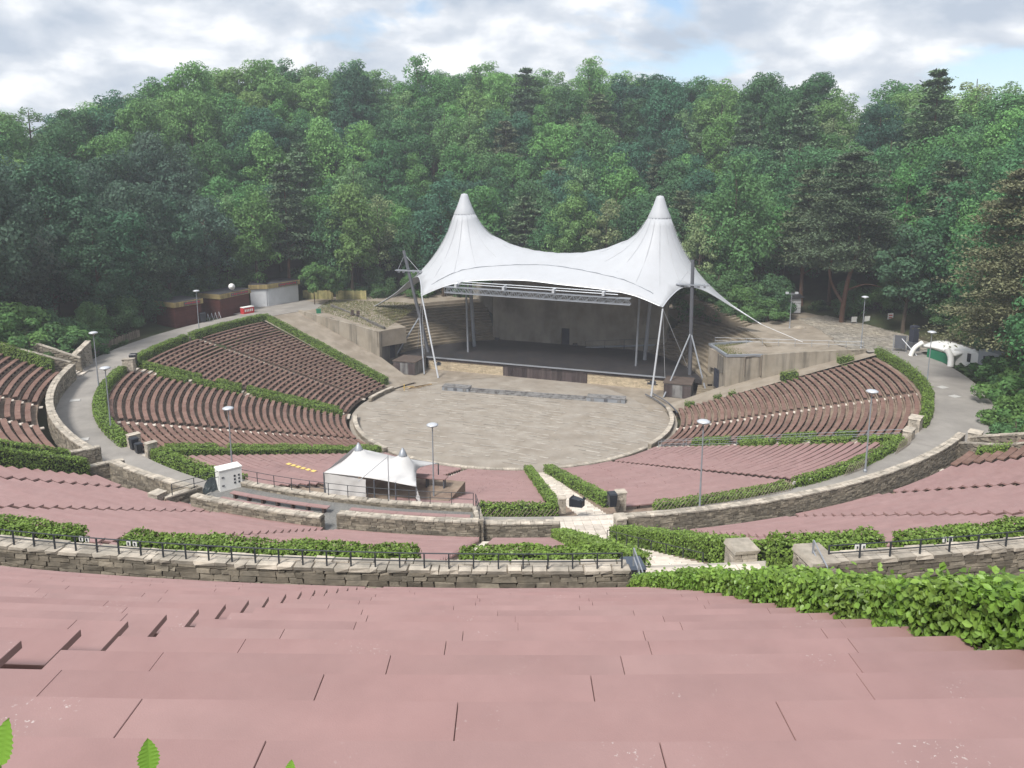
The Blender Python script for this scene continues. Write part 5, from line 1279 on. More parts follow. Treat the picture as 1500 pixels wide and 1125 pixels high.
# ------------------------------------------------------------------ kiosks
def kiosk(fl, fr, depth, h, z, label, wallm, fasm, sign=None, left_face=True, planks=True):
    a, c = Vector(fl), Vector(fr); d = (c - a).normalized(); n = Vector((-d.y, d.x)); L = (c - a).length
    t = thing('kiosk', (*(a + c) / 2, z), label, 'kiosk'); q = [a, c, c + n * depth, a + n * depth]
    b = MB(); b.prism([tuple(v) for v in q], z - .2, z + h); part('walls', b, wallm, t)
    nb_ = int(h / .24)
    for i in range(nb_):
        zz_ = z + .1 + i * .24; b = MB(); m = a + d * L / 2 - n * .03; b.box((m.x, m.y, zz_ + .1), (L - .1, .05, .21), math.atan2(d.y, d.x)); part('plank', b, wallm, t)
        b = MB(); m = a + n * depth / 2 - d * .03; b.box((m.x, m.y, zz_ + .1), (.05, depth - .1, .21), math.atan2(d.y, d.x)); part('plank', b, wallm, t)
    e = .25; q2 = [a - d * e - n * e, c + d * e - n * e, c + d * e + n * (depth + e), a - d * e + n * (depth + e)]
    b = MB(); b.prism([tuple(v) for v in q2], z + h, z + h + .75); part('fascia', b, fasm, t)
    q3 = [v + (((a + c) / 2 + n * depth / 2) - v).normalized() * .15 for v in q2]; b = MB(); b.prism([tuple(v) for v in q3], z + h + .75, z + h + .82); part('roof', b, 'dark_roof', t)
    nf = int((L + .5) / .4)
    for i in range(nf):
        m = a - d * e + d * (.2 + i * (L + .5) / nf) - n * (e + .03); b = MB(); b.box((m.x, m.y, z + h + .38), (.33, .05, .7), math.atan2(d.y, d.x)); part('board', b, fasm, t)
    if sign:
        m = a + d * L * .62 - n * (e + .09); b = MB(); b.box((m.x, m.y, z + h + .38), (L * .6, .06, .5), math.atan2(d.y, d.x)); s_ = part('sign', b, 'steel_dark', t)
        for i in range(9): mm = m + d * (-L * .25 + i * L * .0625) - n * .04; b = MB(); b.box((mm.x, mm.y, z + h + .38 + .04 * (i % 2)), (L * .035, .02, .16 + .06 * (i % 3)), math.atan2(d.y, d.x)); part('lettering', b, 'red_sign', s_)
    return t
kiosk((-50.3, 17.7), (-47.9, 21.6), 4.5, 2.9, 7.7, 'red brown kiosk with a wooden fascia, the left one partly hidden by a tree', 'red_wood', 'fascia_wood', True)
kiosk((-46.4, 25.4), (-43.9, 31.6), 4.0, 2.9, 7.7, 'red brown kiosk with a wooden fascia and satellite dish, the middle one', 'red_wood', 'fascia_wood', True)
kiosk((-44.6, 34.4), (-42.0, 34.9), 5.0, 3.1, 7.7, 'white kiosk front with a wooden fascia, left half', 'roller', 'fascia_wood')
kiosk((-41.9, 35.0), (-38.2, 40.6), 4.0, 3.1, 7.7, 'white kiosk with a dark sign, right half by the trees', 'roller', 'fascia_wood', True)
t = thing('satellite_dish', (-45.4, 28.0, 11.3), 'white satellite dish on the roof of the middle kiosk', 'satellite dish')
b = MB(); b.lathe((0, 0, 0), [(.02, 0), (.28, .04), (.5, .16), (.52, .18)], 18); o = part('dish', b, 'white_paint', t, smooth=True); o.location = (0, 0, .9); o.rotation_euler = (R(75), 0, R(35)); o.data.transform(Matrix.Translation(t.location))
b = MB(); b.tube((-45.4, 28.2, 11.3), (-45.4, 28.2, 12.1), .05); part('pole', b, 'steel_dark', t)
t = thing('drinks_cooler', (-43.6, 30.2, 7.7), 'red cooler with white lettering in front of the middle kiosk', 'cooler')
b = MB(); b.box((-43.3, 28.6, 8.25), (2.0, .9, 1.0), R(55)); part('body', b, 'red_sign', t); b = MB(); b.box((-43.3, 28.6, 8.8), (2.05, .95, .1), R(55)); part('lid', b, 'white_paint', t)
for i in range(5): dx = -.7 + i * .33; b = MB(); b.box((-43.3 + dx * math.cos(R(55)) + .46 * math.sin(R(55)), 28.6 + dx * math.sin(R(55)) - .46 * math.cos(R(55)), 8.3), (.18, .03, .4), R(55)); part('lettering', b, 'white_paint', t)
t = thing('bike_rack', (-47.0, 22.5, 7.7), 'metal bike rack and dark bin between the two red kiosks', 'bike rack')
for i in range(4): b = MB(); x, y = -47.8 + i * .35, 23.2 + i * .6; b.tube((x, y, 7.7), (x + .3, y - .3, 8.7), .04); b.tube((x + .3, y - .3, 8.7), (x + .7, y - .6, 7.7), .04); part('hoop', b, 'steel_light', t)
bin_((-47.6, 21.2, 7.72), .5, 'round black bin beside the left red kiosk', s=1.5)
# board fence near trees
t = thing('board_fence', (-31.5, 41.8, 7.6), 'weathered yellow green board fence under the trees behind the plaza', 'fence'); b = MB(); b.box((0, 0, .5), (.34, .05, 1)); me_ = b.mesh('board', 'wood_fence')
for i in range(30):
    x = -37.8 + i * .37; inst('board', me_, (x + (0 if i < 15 else .5), 42.6 - .02 * i, 7.6), (0, 0, -.05), (1, 1, 1.75 + .05 * (i % 2)), t)
# garden chairs on the left plaza
for i, (x, y, lb) in enumerate(((-26.2, 28.4, 'rusty brown garden chair on the grass left of the stage, left one'), (-25.2, 28.0, 'rusty brown garden chair on the grass left of the stage, right one'))):
    t = thing('garden_chair', (x, y, 7.2), lb, 'chair'); b = MB(); b.box((x, y, 7.6), (.5, .5, .06)); part('seat', b, 'bench_leg', t); b = MB(); b.box((x, y + .25, 7.95), (.5, .06, .6)); part('backrest', b, 'bench_leg', t)
    for q in ((-.2, -.2), (.2, -.2), (.2, .2), (-.2, .2)): b = MB(); b.tube((x + q[0], y + q[1], 7.1), (x + q[0], y + q[1], 7.6), .03); part('leg', b, 'bench_leg', t)
t = thing('green_crate', (-32.0, 29.2, 7.3), 'small green utility box on top of the left retaining wall', 'box'); b = MB(); b.box((-31.8, 29.0, 7.9), (.7, .5, .8), .3); part('body', b, 'green_box', t); b = MB(); b.box((-31.8, 29.0, 8.33), (.76, .56, .07), .3); part('lid', b, 'green_box', t)

# ------------------------------------------------------------------ right side objects
t = thing('grey_shed', (45.5, 27.5, 7.7), 'small grey shed with shutters under the trees behind the floodlight post', 'shed')
b = MB(); b.box((44.9, 29.4, 9.0), (3.6, 2.5, 2.8), -.1); part('walls', b, 'concrete_dark', t)
b = MB(); b.prism([(42.9, 27.9), (46.9, 27.5), (47.1, 30.9), (43.1, 31.1)], 10.4, [10.5, 10.5, 10.9, 10.9]); part('roof', b, 'dark_roof', t)
for i in range(3): b = MB(); b.box((45.7, 28.02, 8.3 + i * .8), (1.7, .08, .72), -.1); part('shutter', b, 'roller', t)
t = thing('white_pavilion', (52.5, -3, 7.7), 'white inflatable pavilion with curved legs beside the right path', 'pavilion')
def tubep(pts, r, m, nm='leg'):
    b = MB(); P = spl(pts, 5)
    P.append(Vector(pts[-1]))
    for i in range(len(P) - 1): b.tube(P[i], P[i + 1], r, r, 10, False)
    part(nm, b, m, t, smooth=True)
tubep([(49.9, -.6, 7.7), (50.3, -.6, 8.7), (51.3, -.5, 9.4)], .28, 'white_paint'); tubep([(51.9, -6.0, 7.7), (52.0, -5.7, 8.8), (51.7, -5.2, 9.7)], .35, 'white_paint')
tubep([(54.5, -7, 7.7), (54.6, -7, 8.8), (54.2, -6.2, 9.8)], .3, 'white_paint')
b = MB(); N_ = 8
for i in range(N_ + 1):
    for j in range(N_ + 1):
        f, g_ = i / N_, j / N_; a_ = Vector((51.3, -.3)).lerp(Vector((52.4, -5.6)), f); c_ = Vector((54.6, .2)).lerp(Vector((55.2, -6.2)), f); p_ = a_.lerp(c_, g_); b.v.append((p_.x, p_.y, 9.0 + .3 * math.sin(math.pi * f) * (1 - .3 * g_) + .5 * g_ + .25 * math.sin(math.pi * g_)))
b.f = [(i * (N_ + 1) + j, (i + 1) * (N_ + 1) + j, (i + 1) * (N_ + 1) + j + 1, i * (N_ + 1) + j + 1) for i in range(N_) for j in range(N_)]
o = part('canopy', b, 'white_paint', t, smooth=True); sm = o.modifiers.new('thickness', 'SOLIDIFY'); sm.thickness = .3
b = MB(); b.prism([(52.8, -4.9), (54.4, -7.4), (54.8, -7.2), (53.4, -4.7)], 7.7, 9.6); part('side_wall', b, 'white_paint', t)
b = MB(); b.box((52.2, -3.2, 8.25), (.5, 4.2, 1.1), .15); part('counter', b, 'green_box', t)
b = MB(); b.box((54.5, -2.8, 8.8), (.2, 5.0, 2.0), .15); part('back_wall', b, 'concrete_dark', t)
b = MB(); b.box((53.9, -6.3, 8.9), (.5, .5, 1.0), .15); part('window', b, 'black_plastic', t)
t = thing('banner_screen', (49.3, 1.5, 7.7), 'dark banner panel with a leaning barrier at the plaza edge', 'banner')
b = MB(); b.box((49.6, 1.6, 9.0), (1.3, .1, 1.7), -.5); part('panel', b, 'steel_dark', t)
for q in ((48.9, 1.9), (50.3, 1.3)): b = MB(); b.tube((*q, 7.7), (*q, 9.9), .05); part('post', b, 'steel', t)
b = MB(); b.tube((49.4, .9, 9.6), (50.7, -.6, 7.75), .05); part('brace', b, 'steel_light', t)
t = thing('black_column', (51.0, 1.4, 7.7), 'tall dark speaker column behind the white pavilion', 'column'); b = MB(); b.box((51.6, 2.2, 9.9), (.8, .8, 2.2), .2); part('body', b, 'fabric_dark', t); b = MB(); b.box((51.6, 2.2, 8.3), (1.1, 1.1, 1.2), .2); part('base', b, 'steel_dark', t)
t = thing('blue_cabin', (55.0, -10.5, 7.7), 'dark blue cabin end half hidden by the bushes right of the path', 'cabin'); b = MB(); b.box((54.6, -9.6, 9.0), (1.6, 2.6, 2.8), .3); part('body', b, 'steel', t); b = MB(); b.box((53.75, -9.9, 8.8), (.1, 1.1, 2.1), .3); part('door', b, 'fabric_dark', t)
for i, (x, y, lb) in enumerate(((57.0, 19.5, 'white info board at the forest edge, rightmost on the right plaza'), (51.8, 20.0, 'small white board right of the big pine trunk'), (54.0, 20.5, 'small white board midway along the forest edge'))):
    t = thing('info_board', (x, y, 7.7), lb, 'sign'); b = MB(); b.box((x, y, 8.7 if i == 0 else 8.4), (.9, .06, 1.5 if i == 0 else .8), .2); part('panel', b, 'white_paint', t)
    for q in (-.4, .4): b = MB(); b.tube((x + q, y + .05, 7.5), (x + q, y + .05, 8.6), .04); part('post', b, 'steel', t)
    if i == 0:
        for q in (.35, 0, -.35): b = MB(); b.box((x, y - .04, 8.75 + q), (.6, .02, .14), .2); part('print', b, 'red_sign', t)
def rock(p, s, lb, seed):
    b = MB(); rr = random.Random(seed); n = 10; V = [(p[0], p[1], p[2] + s[2])]
    for j, (f, zz_) in enumerate(((.7, .8), (1, .35), (.9, 0))):
        for i in range(n): w = 6.283 * i / n; k = f * rr.uniform(.85, 1.1); V.append((p[0] + s[0] * k * math.cos(w), p[1] + s[1] * k * math.sin(w), p[2] + s[2] * zz_ * rr.uniform(.85, 1.1)))
    F_ = [(0, 1 + i, 1 + (i + 1) % n) for i in range(n)] + [(1 + j * n + i, 1 + (j + 1) * n + i, 1 + (j + 1) * n + (i + 1) % n, 1 + j * n + (i + 1) % n) for j in range(2) for i in range(n)]
    b.add(V, F_); o = part('boulder', b, 'boulder', None, True); tag(o, lb, 'boulder')
rock((42.3, 16.6, 7.6), (1.1, .6, .5), 'flat pale boulder at the foot of the floodlight post', 1); rock((50.6, 19.2, 7.5), (.9, .5, .5), 'grey boulder beside the big pine trunk', 2)

# ------------------------------------------------------------------ trees
def crown(seed, Rr, H, lumps, cards, size, kind='leaf', flat=.55):
    # lump radius follows the number of lumps
    rr = random.Random(seed); V = []; Fc = []
    L = []
    for i in range(lumps):
        # lumps spread over an uneven egg
        while True:
            x, y, z = rr.uniform(-1, 1), rr.uniform(-1, 1), rr.uniform(-1, 1); d = math.sqrt(x * x + y * y + z * z)
            if .35 < d < 1: break
        k = (.62 + .3 * rr.random()) / d if rr.random() < .8 else .45 / d
        shape = 1.0 - .25 * max(0, z) 
        L.append(Vector((x * k * Rr * shape, y * k * Rr * shape, H * .5 + z * k * H * .5)))
    for c in L:
        lr = Rr * rr.uniform(.18, .36); n = int(cards / lumps * rr.uniform(.7, 1.3))
        for _ in range(n):
            d = Vector((rr.gauss(0, 1), rr.gauss(0, 1), rr.gauss(.25, 1))).normalized()
            p = c + Vector((d.x * lr, d.y * lr, d.z * lr * .8)) * rr.uniform(.72, 1.08)
            nn = (d + Vector((rr.gauss(0, .45), rr.gauss(0, .45), rr.gauss(.25, .45)))).normalized(); q = nn.to_track_quat('Z', 'Y'); w = rr.random() * 6.28; s = size * rr.uniform(.6, 1.35)
            ax, ay = q @ Vector((math.cos(w), math.sin(w), 0)) * s * .5, q @ Vector((-math.sin(w), math.cos(w), 0)) * s * .5
            k = len(V); V += [p - ax * 1.1, p + ay * .75, p + ax * 1.1, p - ay * .75]; Fc.append((k, k + 1, k + 2, k + 3))
    b = MB(); b.v = V; b.f = Fc; return b.mesh('crown', 'leaves'), L
def pine_crown(seed, Rr, H, tiers, cards, size, round_=.5):
    rr = random.Random(seed); V = []; Fc = []; L = []
    for i in range(tiers):
        f = (i + .5) / tiers; rad = Rr * (1 - f) ** round_ * rr.uniform(.75, 1.1) if f > .15 else Rr * rr.uniform(.6, .95)
        nbr = rr.randint(4, 7)
        for j in range(nbr):
            w = 6.283 * (j + rr.random()) / nbr; z = H * f + rr.uniform(-.4, .4)
            for q in range(3): rr_ = rad * (.35 + .3 * q + rr.uniform(-.05, .05)); L.append((Vector((rr_ * math.cos(w), rr_ * math.sin(w), z - rr_ * .08 + .3 * q * .3)), rad * (.30 - .03 * q) + .35))
    n = max(6, int(cards / len(L)))
    for c, lr in L:
        for _ in range(n):
            d = Vector((rr.gauss(0, 1), rr.gauss(0, 1), rr.gauss(0, .35)))
            p = c + Vector((d.x * lr * .55, d.y * lr * .55, d.z * lr * .42)); nn = Vector((rr.gauss(0, .6), rr.gauss(0, .6), 1)).normalized(); q = nn.to_track_quat('Z', 'Y'); w = rr.random() * 6.28; s = size * rr.uniform(.6, 1.3)
            ax, ay = q @ Vector((math.cos(w), math.sin(w), 0)) * s * .65, q @ Vector((-math.sin(w), math.cos(w), 0)) * s * .3
            k = len(V); V += [p - ax, p + ay, p + ax, p - ay]; Fc.append((k, k + 1, k + 2, k + 3))
    b = MB(); b.v = V; b.f = Fc; return b.mesh('crown', 'needles'), [c for c, _ in L]
def trunk_mesh(L, H0, r, m, seed, top):
    """trunk from 0 up through the crown, limbs reaching lumps; crown base at H0"""
    rr = random.Random(seed); b = MB(); prev = Vector((0, 0, -1.2)); N = 8; pr_ = r * 1.3; line = []
    for i in range(1, N + 1):
        f = i / N; p = Vector((math.sin(f * 3 + seed) * .25 * r * 3, math.cos(f * 2.3 + seed) * .25 * r * 3, top * f)); rn = r * (1 - .8 * f); b.tube(prev, p, pr_, rn, 7, False); prev, pr_ = p, rn; line.append(p)
    for c in rr.sample(L, min(10, len(L))):
        tgt = Vector(c) + Vector((0, 0, H0)); s = min(line, key=lambda q: abs(q.z - (tgt.z - .45 * tgt.xy.length))); mid = s.lerp(tgt, .5) + Vector((0, 0, .3)); b.tube(s, mid, r * .32, r * .2, 5, False); b.tube(mid, tgt, r * .2, r * .07, 5, False)
    return b.mesh('trunk', m)
SPEC = []
for i in range(7):
    Rr = 1.0
    cm, L = crown(100 + i, 4.7, 13.5 + (i % 3), 66 + 3 * i, 13000, .31); SPEC.append(('leaf', cm, trunk_mesh(L, 2.4, .32, 'bark', i, 14), 2.4))
for i in range(3):
    cm, L = pine_crown(200 + i, 4.2, 12.5, 12, 8000, .42, .5); SPEC.append(('pine', cm, trunk_mesh(L, 5.5, .27, 'bark_red', 30 + i, 17.5), 5.5))
for i in range(2):   # tall poplar-like / sparse light trees
    cm, L = crown(300 + i, 3.7, 13.5, 44, 5200, .30); SPEC.append(('sparse', cm, trunk_mesh(L, 3.2, .24, 'bark', 50 + i, 16), 3.2))
bm_, BL = crown(400, 1.7, 2.6, 22, 3600, .19); bm2, BL2 = crown(401, 1.8, 2.4, 20, 3600, .19)
BT = [trunk_mesh(BL, .0, .10, 'bark', 70, 1.9), trunk_mesh(BL2, 0, .10, 'bark', 71, 1.8)]
def plant(spec, x, y, z, s, col, name, rz, sz=1.0):
    kind, cm, tm, H0 = spec
    t = bpy.data.objects.new(name, None); t.location = (x, y, z); link(t)
    c = bpy.data.objects.new('crown', cm); link(c, t); c.location = (0, 0, H0 * s * sz); c.scale = (s, s, s * sz); c.rotation_euler = (0, 0, rz); c.color = (*col, 1)
    k = bpy.data.objects.new('trunk', tm); link(k, t); k.scale = (s, s, s * sz); k.rotation_euler = (0, 0, rz)
    return t
rt = random.Random(17); TREES = []
TONES = {'leaf': [((.040, .082, .034), 'dark green', 6), ((.055, .108, .036), 'mid green', 5), ((.084, .148, .046), 'light green', 4), ((.090, .130, .042), 'olive green', 1), ((.030, .068, .040), 'deep bluish green', 4)],
         'pine': [((.058, .076, .042), 'grey green', 3), ((.070, .078, .043), 'brownish green', 2)], 'sparse': [((.095, .142, .06), 'pale green', 4), ((.125, .135, .065), 'yellowish', 1)]}
def hill(x, y): return ground_h(x, y)
def ok_place(x, y):
    r = math.hypot(x, y); a = math.degrees(math.atan2(x, -y))
    if y > 12 or True:
        if -76 < a < 49: return False
        lim = 55.5
        if a > 92 and a < 112: lim = 57.5 if y < 17 else 54
        if 112 <= a <= 180: lim = 54 - (a - 112) * .12
        if a < -100: lim = 58 if a > -135 else 54 - (abs(a) - 135) * .15
        if a <= -76 and a >= -100: lim = 60.5
        if 49 <= a <= 92: lim = 54.8
        if 128 <= a <= 180: lim = 45.5
        if a <= -155: lim = 44.5
        if 112 <= a < 128: lim = 50.5
        return r > lim
cand = []
sp_ = 6.3; yy = -60; row = 0
while yy < 150:
    xx = -150 + (row % 2) * sp_ / 2
    while xx < 165:
        x, y = xx + rt.uniform(-1.9, 1.9), yy + rt.uniform(-1.9, 1.9); xx += sp_
        if not ok_place(x, y): continue
        r = math.hypot(x, y)
        if r > 118: continue
        z = hill(x, y) if r > 56 else max(hill(x, y), 7.5); X, Y, D = proj((x, y, z + 14))
        if not (-110 < X < 1610): continue
        if any(math.hypot(x - q[0], y - q[1]) < q[2] for q in ((53.5, -15, 8.5), (60.5, -12, 7), (50.2, 20.8, 6.5), (55.5, 12.5, 5.5), (-67, 3, 7), (-73, -17, 7), (49, 5, 11), (44.9, 29.4, 4.5))): continue
        if D > 95 and r > 112: continue
        cand.append((x, y, z, X, D))
    yy += sp_ * .87; row += 1
rt.shuffle(cand)
# thin the far forest evenly to stay within the count
cand.sort(key=lambda c: c[4])
print('tree candidates', len(cand))
LIMIT = 315
if len(cand) > LIMIT:
    near = [c for c in cand if math.hypot(c[0], c[1]) < 72]; far = [c for c in cand if math.hypot(c[0], c[1]) >= 72]
    need = max(10, LIMIT - len(near)); step = len(far) / need; far = [far[int(i * step)] for i in range(need)]; cand = near + far
for x, y, z, X, D in cand:
    r = math.hypot(x, y); e = rt.random()
    kind = 'pine' if e < (.11 if r < 88 else .0) else 'sparse' if e > .90 else 'leaf'
    if X < 330 and r < 85: kind = 'leaf'
    spec = rt.choice([s for s in SPEC if s[0] == kind]); tn = rt.choices(TONES[kind], [q[2] for q in TONES[kind]])[0]
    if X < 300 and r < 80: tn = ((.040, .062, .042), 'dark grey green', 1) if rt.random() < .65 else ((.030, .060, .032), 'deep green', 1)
    if r < 82 and X > 1050 and kind != 'pine': tn = ((.040, .088, .036), 'dark green', 1) if rt.random() < .6 else ((.055, .108, .036), 'mid green', 1)
    if r > 92 and rt.random() < .6 and kind == 'leaf': tn = ((.098, .158, .05), 'light green', 1) if rt.random() < .6 else tn
    s = rt.uniform(.95, 1.3); sz = rt.uniform(.88, 1.15)
    if r > 95: s = rt.uniform(1.15, 1.4); sz = rt.uniform(.72, .85)
    k = rt.uniform(.82, 1.22) * 1.95; col = tuple(min(1, q * k * w * rt.uniform(.94, 1.06)) for q, w in zip(tn[0], (.88, 1.03, 1.0)))
    nm = {'leaf': 'broadleaf_tree', 'pine': 'pine_tree', 'sparse': 'young_tree'}[kind]
    t = plant(spec, x, y, z - .3, s, col, nm, rt.random() * 6.28, sz); TREES.append((t, kind, tn[1], X, r, D))
def tree_label(lst):
    g = {}
    for t, kind, tone, X, r, D in lst:
        zone = 'on the skyline' if r > 97 else 'halfway up the wooded hill' if r > 78 else 'along the front edge of the wood'
        g.setdefault((kind, tone, zone), []).append((X, t))
    for (kind, tone, zone), v in g.items():
        v.sort(key=lambda q: q[0]); w = {'leaf': 'broadleaf tree', 'pine': 'pine', 'sparse': 'thin airy tree'}[kind]
        for i, (X, t) in enumerate(v):
            where = '%s from the left ' % ordn(i + 1) if len(v) > 1 else 'only one '
            tag(t, '%s %s, %s%s' % (tone, w, where, zone), 'tree', {'leaf': 'broadleaf trees of the wood', 'pine': 'pines of the wood', 'sparse': 'thin trees of the wood'}[kind])
tree_label(TREES)
# the wood beyond the crest, one dense mass
bw_ = MB(); vs_ = []; k_ = 0; rd = random.Random(44); far_cr = [np.array([v.co[:] for v in SPEC[i][1].vertices]).reshape(-1, 4, 3)[::3].reshape(-1, 3) for i in range(4)]
aa = 93.
for ring_ in (113, 121):
    aa = 93. + (ring_ % 2) * 2
    while aa < 246:
        x, y = pol(ring_ + rd.uniform(-3, 3), aa); X_, Y_, D_ = proj((x, y, 60)); aa += 3.4
        if not -150 < X_ < 1650: continue
        cv = rd.choice(far_cr).copy(); s_ = rd.uniform(1.2, 1.45); cv[:, :2] *= s_; cv[:, 2] *= s_ * .62; vs_.append(cv + np.array([x, y, hill(x, y) - .5])); k_ += len(cv)
bw_.v = np.concatenate(vs_).tolist(); bw_.f = [(i, i + 1, i + 2, i + 3) for i in range(0, k_, 4)]
o = part('distant_wood', bw_, 'leaves'); o.color = (.13, .20, .07, 1); tag(o, 'mass of treetops beyond the crest of the wooded hill', 'wood', kind='stuff')
# solitary trees
def solo(spec, x, y, s, col, name, label, sz=1.0, z=None, rz=0):
    t = plant(spec, x, y, (hill(x, y) if z is None else z) - .2, s, tuple(q * 1.65 for q in col), name, rz, sz); tag(t, label, 'tree'); return t
# layered big pine right of the stage with bent trunks
cm, L = pine_crown(501, 8.4, 16.5, 15, 36000, .36, .42)
b = MB()
def limb(b, pts, r0, r1):
    P = spl(pts, 4); P.append(Vector(pts[-1])); n = len(P)
    for i in range(n - 1): b.tube(P[i], P[i + 1], r0 + (r1 - r0) * i / n, r0 + (r1 - r0) * (i + 1) / n, 8, False)
limb(b, [(0, 0, -1), (.1, 0, 3), (.6, 0, 7), (1.6, 0, 11), (1.6, 0, 16), (1.0, 0, 24)], .42, .12); limb(b, [(.1, 0, 3), (-1.6, 0, 5.5), (-2.4, 0, 8), (-2.0, 0, 11), (-2.4, .2, 14)], .24, .08); limb(b, [(.3, 0, 5), (3.0, -.3, 6), (5.4, -.5, 5.6)], .16, .04); limb(b, [(.8, 0, 8), (3, .2, 10), (4.2, .3, 12)], .14, .04)
tm = b.mesh('trunk', 'bark_red'); solo(('pine', cm, tm, 9.0), 50.2, 20.8, 1.0, (.055, .078, .045), 'pine_tree', 'large dark pine with a forked bent trunk at the edge of the right plaza', z=7.9)
cm, L = pine_crown(502, 7.6, 18.5, 22, 46000, .29, .55)
tm = trunk_mesh(L, 4.8, .36, 'bark_red', 5, 22); solo(('pine', cm, tm, 4.8), 53.0, -15.0, 1.0, (.094, .098, .054), 'pine_tree', 'big brownish green pine with a red trunk at the right edge', z=8.2)
solo(('pine', cm, tm, 4.8), 62.5, -12.0, .95, (.078, .085, .048), 'pine_tree', 'second brownish pine cut by the right edge of the picture', z=8.8, rz=2)
cm, L = crown(503, 4.2, 10.5, 34, 8000, .36); tm = trunk_mesh(L, 3.5, .26, 'bark', 6, 11)
solo(('leaf', cm, tm, 3.5), 55.5, 12.5, 1.15, (.040, .082, .044), 'broadleaf_tree', 'dense dark tree between the right plaza and the right pine', z=7.6)
cm, L = crown(504, 3.0, 6.0, 22, 4200, .34); tm = trunk_mesh(L, 2.6, .12, 'bark', 8, 7)
solo(('leaf', cm, tm, 2.6), -34.5, 37.0, .9, (.062, .125, .038), 'young_tree', 'young bright green tree standing alone on the left plaza by the white kiosk', z=7.6)
solo(('leaf', cm, tm, 2.6), -31.8, 38.6, .8, (.055, .11, .036), 'young_tree', 'second young green tree standing right of the one by the white kiosk', z=7.6, rz=2)
cm, L = crown(505, 7.4, 15, 90, 24000, .36); tm = trunk_mesh(L, 3, .6, 'bark', 9, 16)
solo(('leaf', cm, tm, 3), -67, 3.0, 1.0, (.048, .066, .048), 'broadleaf_tree', 'huge dark grey green tree overhanging the left side of the seating', z=8.4)
solo(('leaf', cm, tm, 3), -73, -17.0, .98, (.045, .062, .044), 'broadleaf_tree', 'huge dark tree filling the left edge of the picture', z=9.5, rz=2.4)
solo(('leaf', cm, tm, 3), -56.5, 20.5, .80, (.036, .066, .036), 'broadleaf_tree', 'dark tree reaching over the left red kiosk', z=8.0, rz=4.1)
# bushes
rbz = random.Random(5); BU = []
bg_, BLg = crown(600, 4.0, 7.0, 44, 11000, .25); bgt = trunk_mesh(BLg, 0, .16, 'bark', 72, 5)
def bush_at(x, y, s, col, zone, z=None):
    i = rbz.randint(0, 1); zz_ = hill(x, y) if z is None else z
    t = bpy.data.objects.new('bush', None); t.location = (x, y, zz_ - .15); link(t)
    c = bpy.data.objects.new('crown', (bm_, bm2)[i]); link(c, t); c.scale = (s, s, s * rbz.uniform(.75, 1.0)); c.rotation_euler = (0, 0, rbz.random() * 6.28); c.color = (*(q * 1.7 for q in col), 1); c.location = (0, 0, -.25 * s)
    k = bpy.data.objects.new('trunk', BT[i]); link(k, t); k.scale = (s, s, s * .8)
    BU.append((t, zone, proj((x, y, zz_))[0]))
for i in range(26):   # left bank
    a = -78.5 - rbz.uniform(0, 19); r = rbz.uniform(53.5, 66); q = pol(r, a); bush_at(q[0], q[1], rbz.uniform(.8, 1.5), rbz.choice([(.055, .11, .035), (.04, .085, .032), (.10, .14, .045)]), 'on the green bank at the left', z=max(hill(*q), 7.6))
for i in range(26):   # right bank
    a = 50 + rbz.uniform(0, 30); r = rbz.uniform(53.0, 59); q = pol(r, a); bush_at(q[0], q[1], rbz.uniform(.8, 1.6), rbz.choice([(.045, .10, .030), (.07, .13, .035), (.05, .11, .04)]), 'beside the right path under the pines', z=max(hill(*q), 7.6))
for i in range(34):   # forest edge behind stage
    a = 116 + rbz.uniform(0, 124); lim = 53.5 if a < 150 else 50
    r = rbz.uniform(lim, lim + 5) + (4.5 if a > 222 else 0); q = pol(r, a)
    if a > 216 and a < 236: continue
    bush_at(q[0], q[1], rbz.uniform(.8, 1.6), rbz.choice([(.03, .06, .028), (.045, .09, .032), (.06, .11, .036)]), 'at the foot of the wood behind the stage', z=max(hill(*q), 7.5))
for i, (a, r, sc_) in enumerate(((-78.6, 58.5, 1.9), (-80.8, 56.5, 1.7), (-83.0, 55.5, 1.9), (-85.5, 55.2, 2.3), (-88.2, 55.0, 2.1), (-91, 55.6, 1.9), (-82, 60, 2.4), (-86, 60, 2.6), (-94.5, 56, 1.6), (62, 54.6, 2.1), (67, 54.8, 2.3), (73, 55.5, 2.0), (57, 55.2, 1.9), (52.5, 55.0, 1.6))):
    q = pol(r, a); bush_at(q[0], q[1], sc_, ((.060, .125, .038), (.075, .14, .040), (.05, .105, .036))[i % 3], 'on the green bank at the left' if a < 0 else 'beside the right path under the pines', z=max(hill(*q), 7.6))
for i in range(16):
    q = sl3(17.5 + (i % 8) * 2.0, 24 - (i % 8) * 1.05 + (i // 8) * 2.4, 0); bush_at(q[0], q[1], 1.35 + .3 * (i % 3), ((.045, .09, .032), (.055, .11, .035))[i % 2], "behind the stage's right end", z=10.6 - (i % 8) * .4 + (i // 8) * .8)
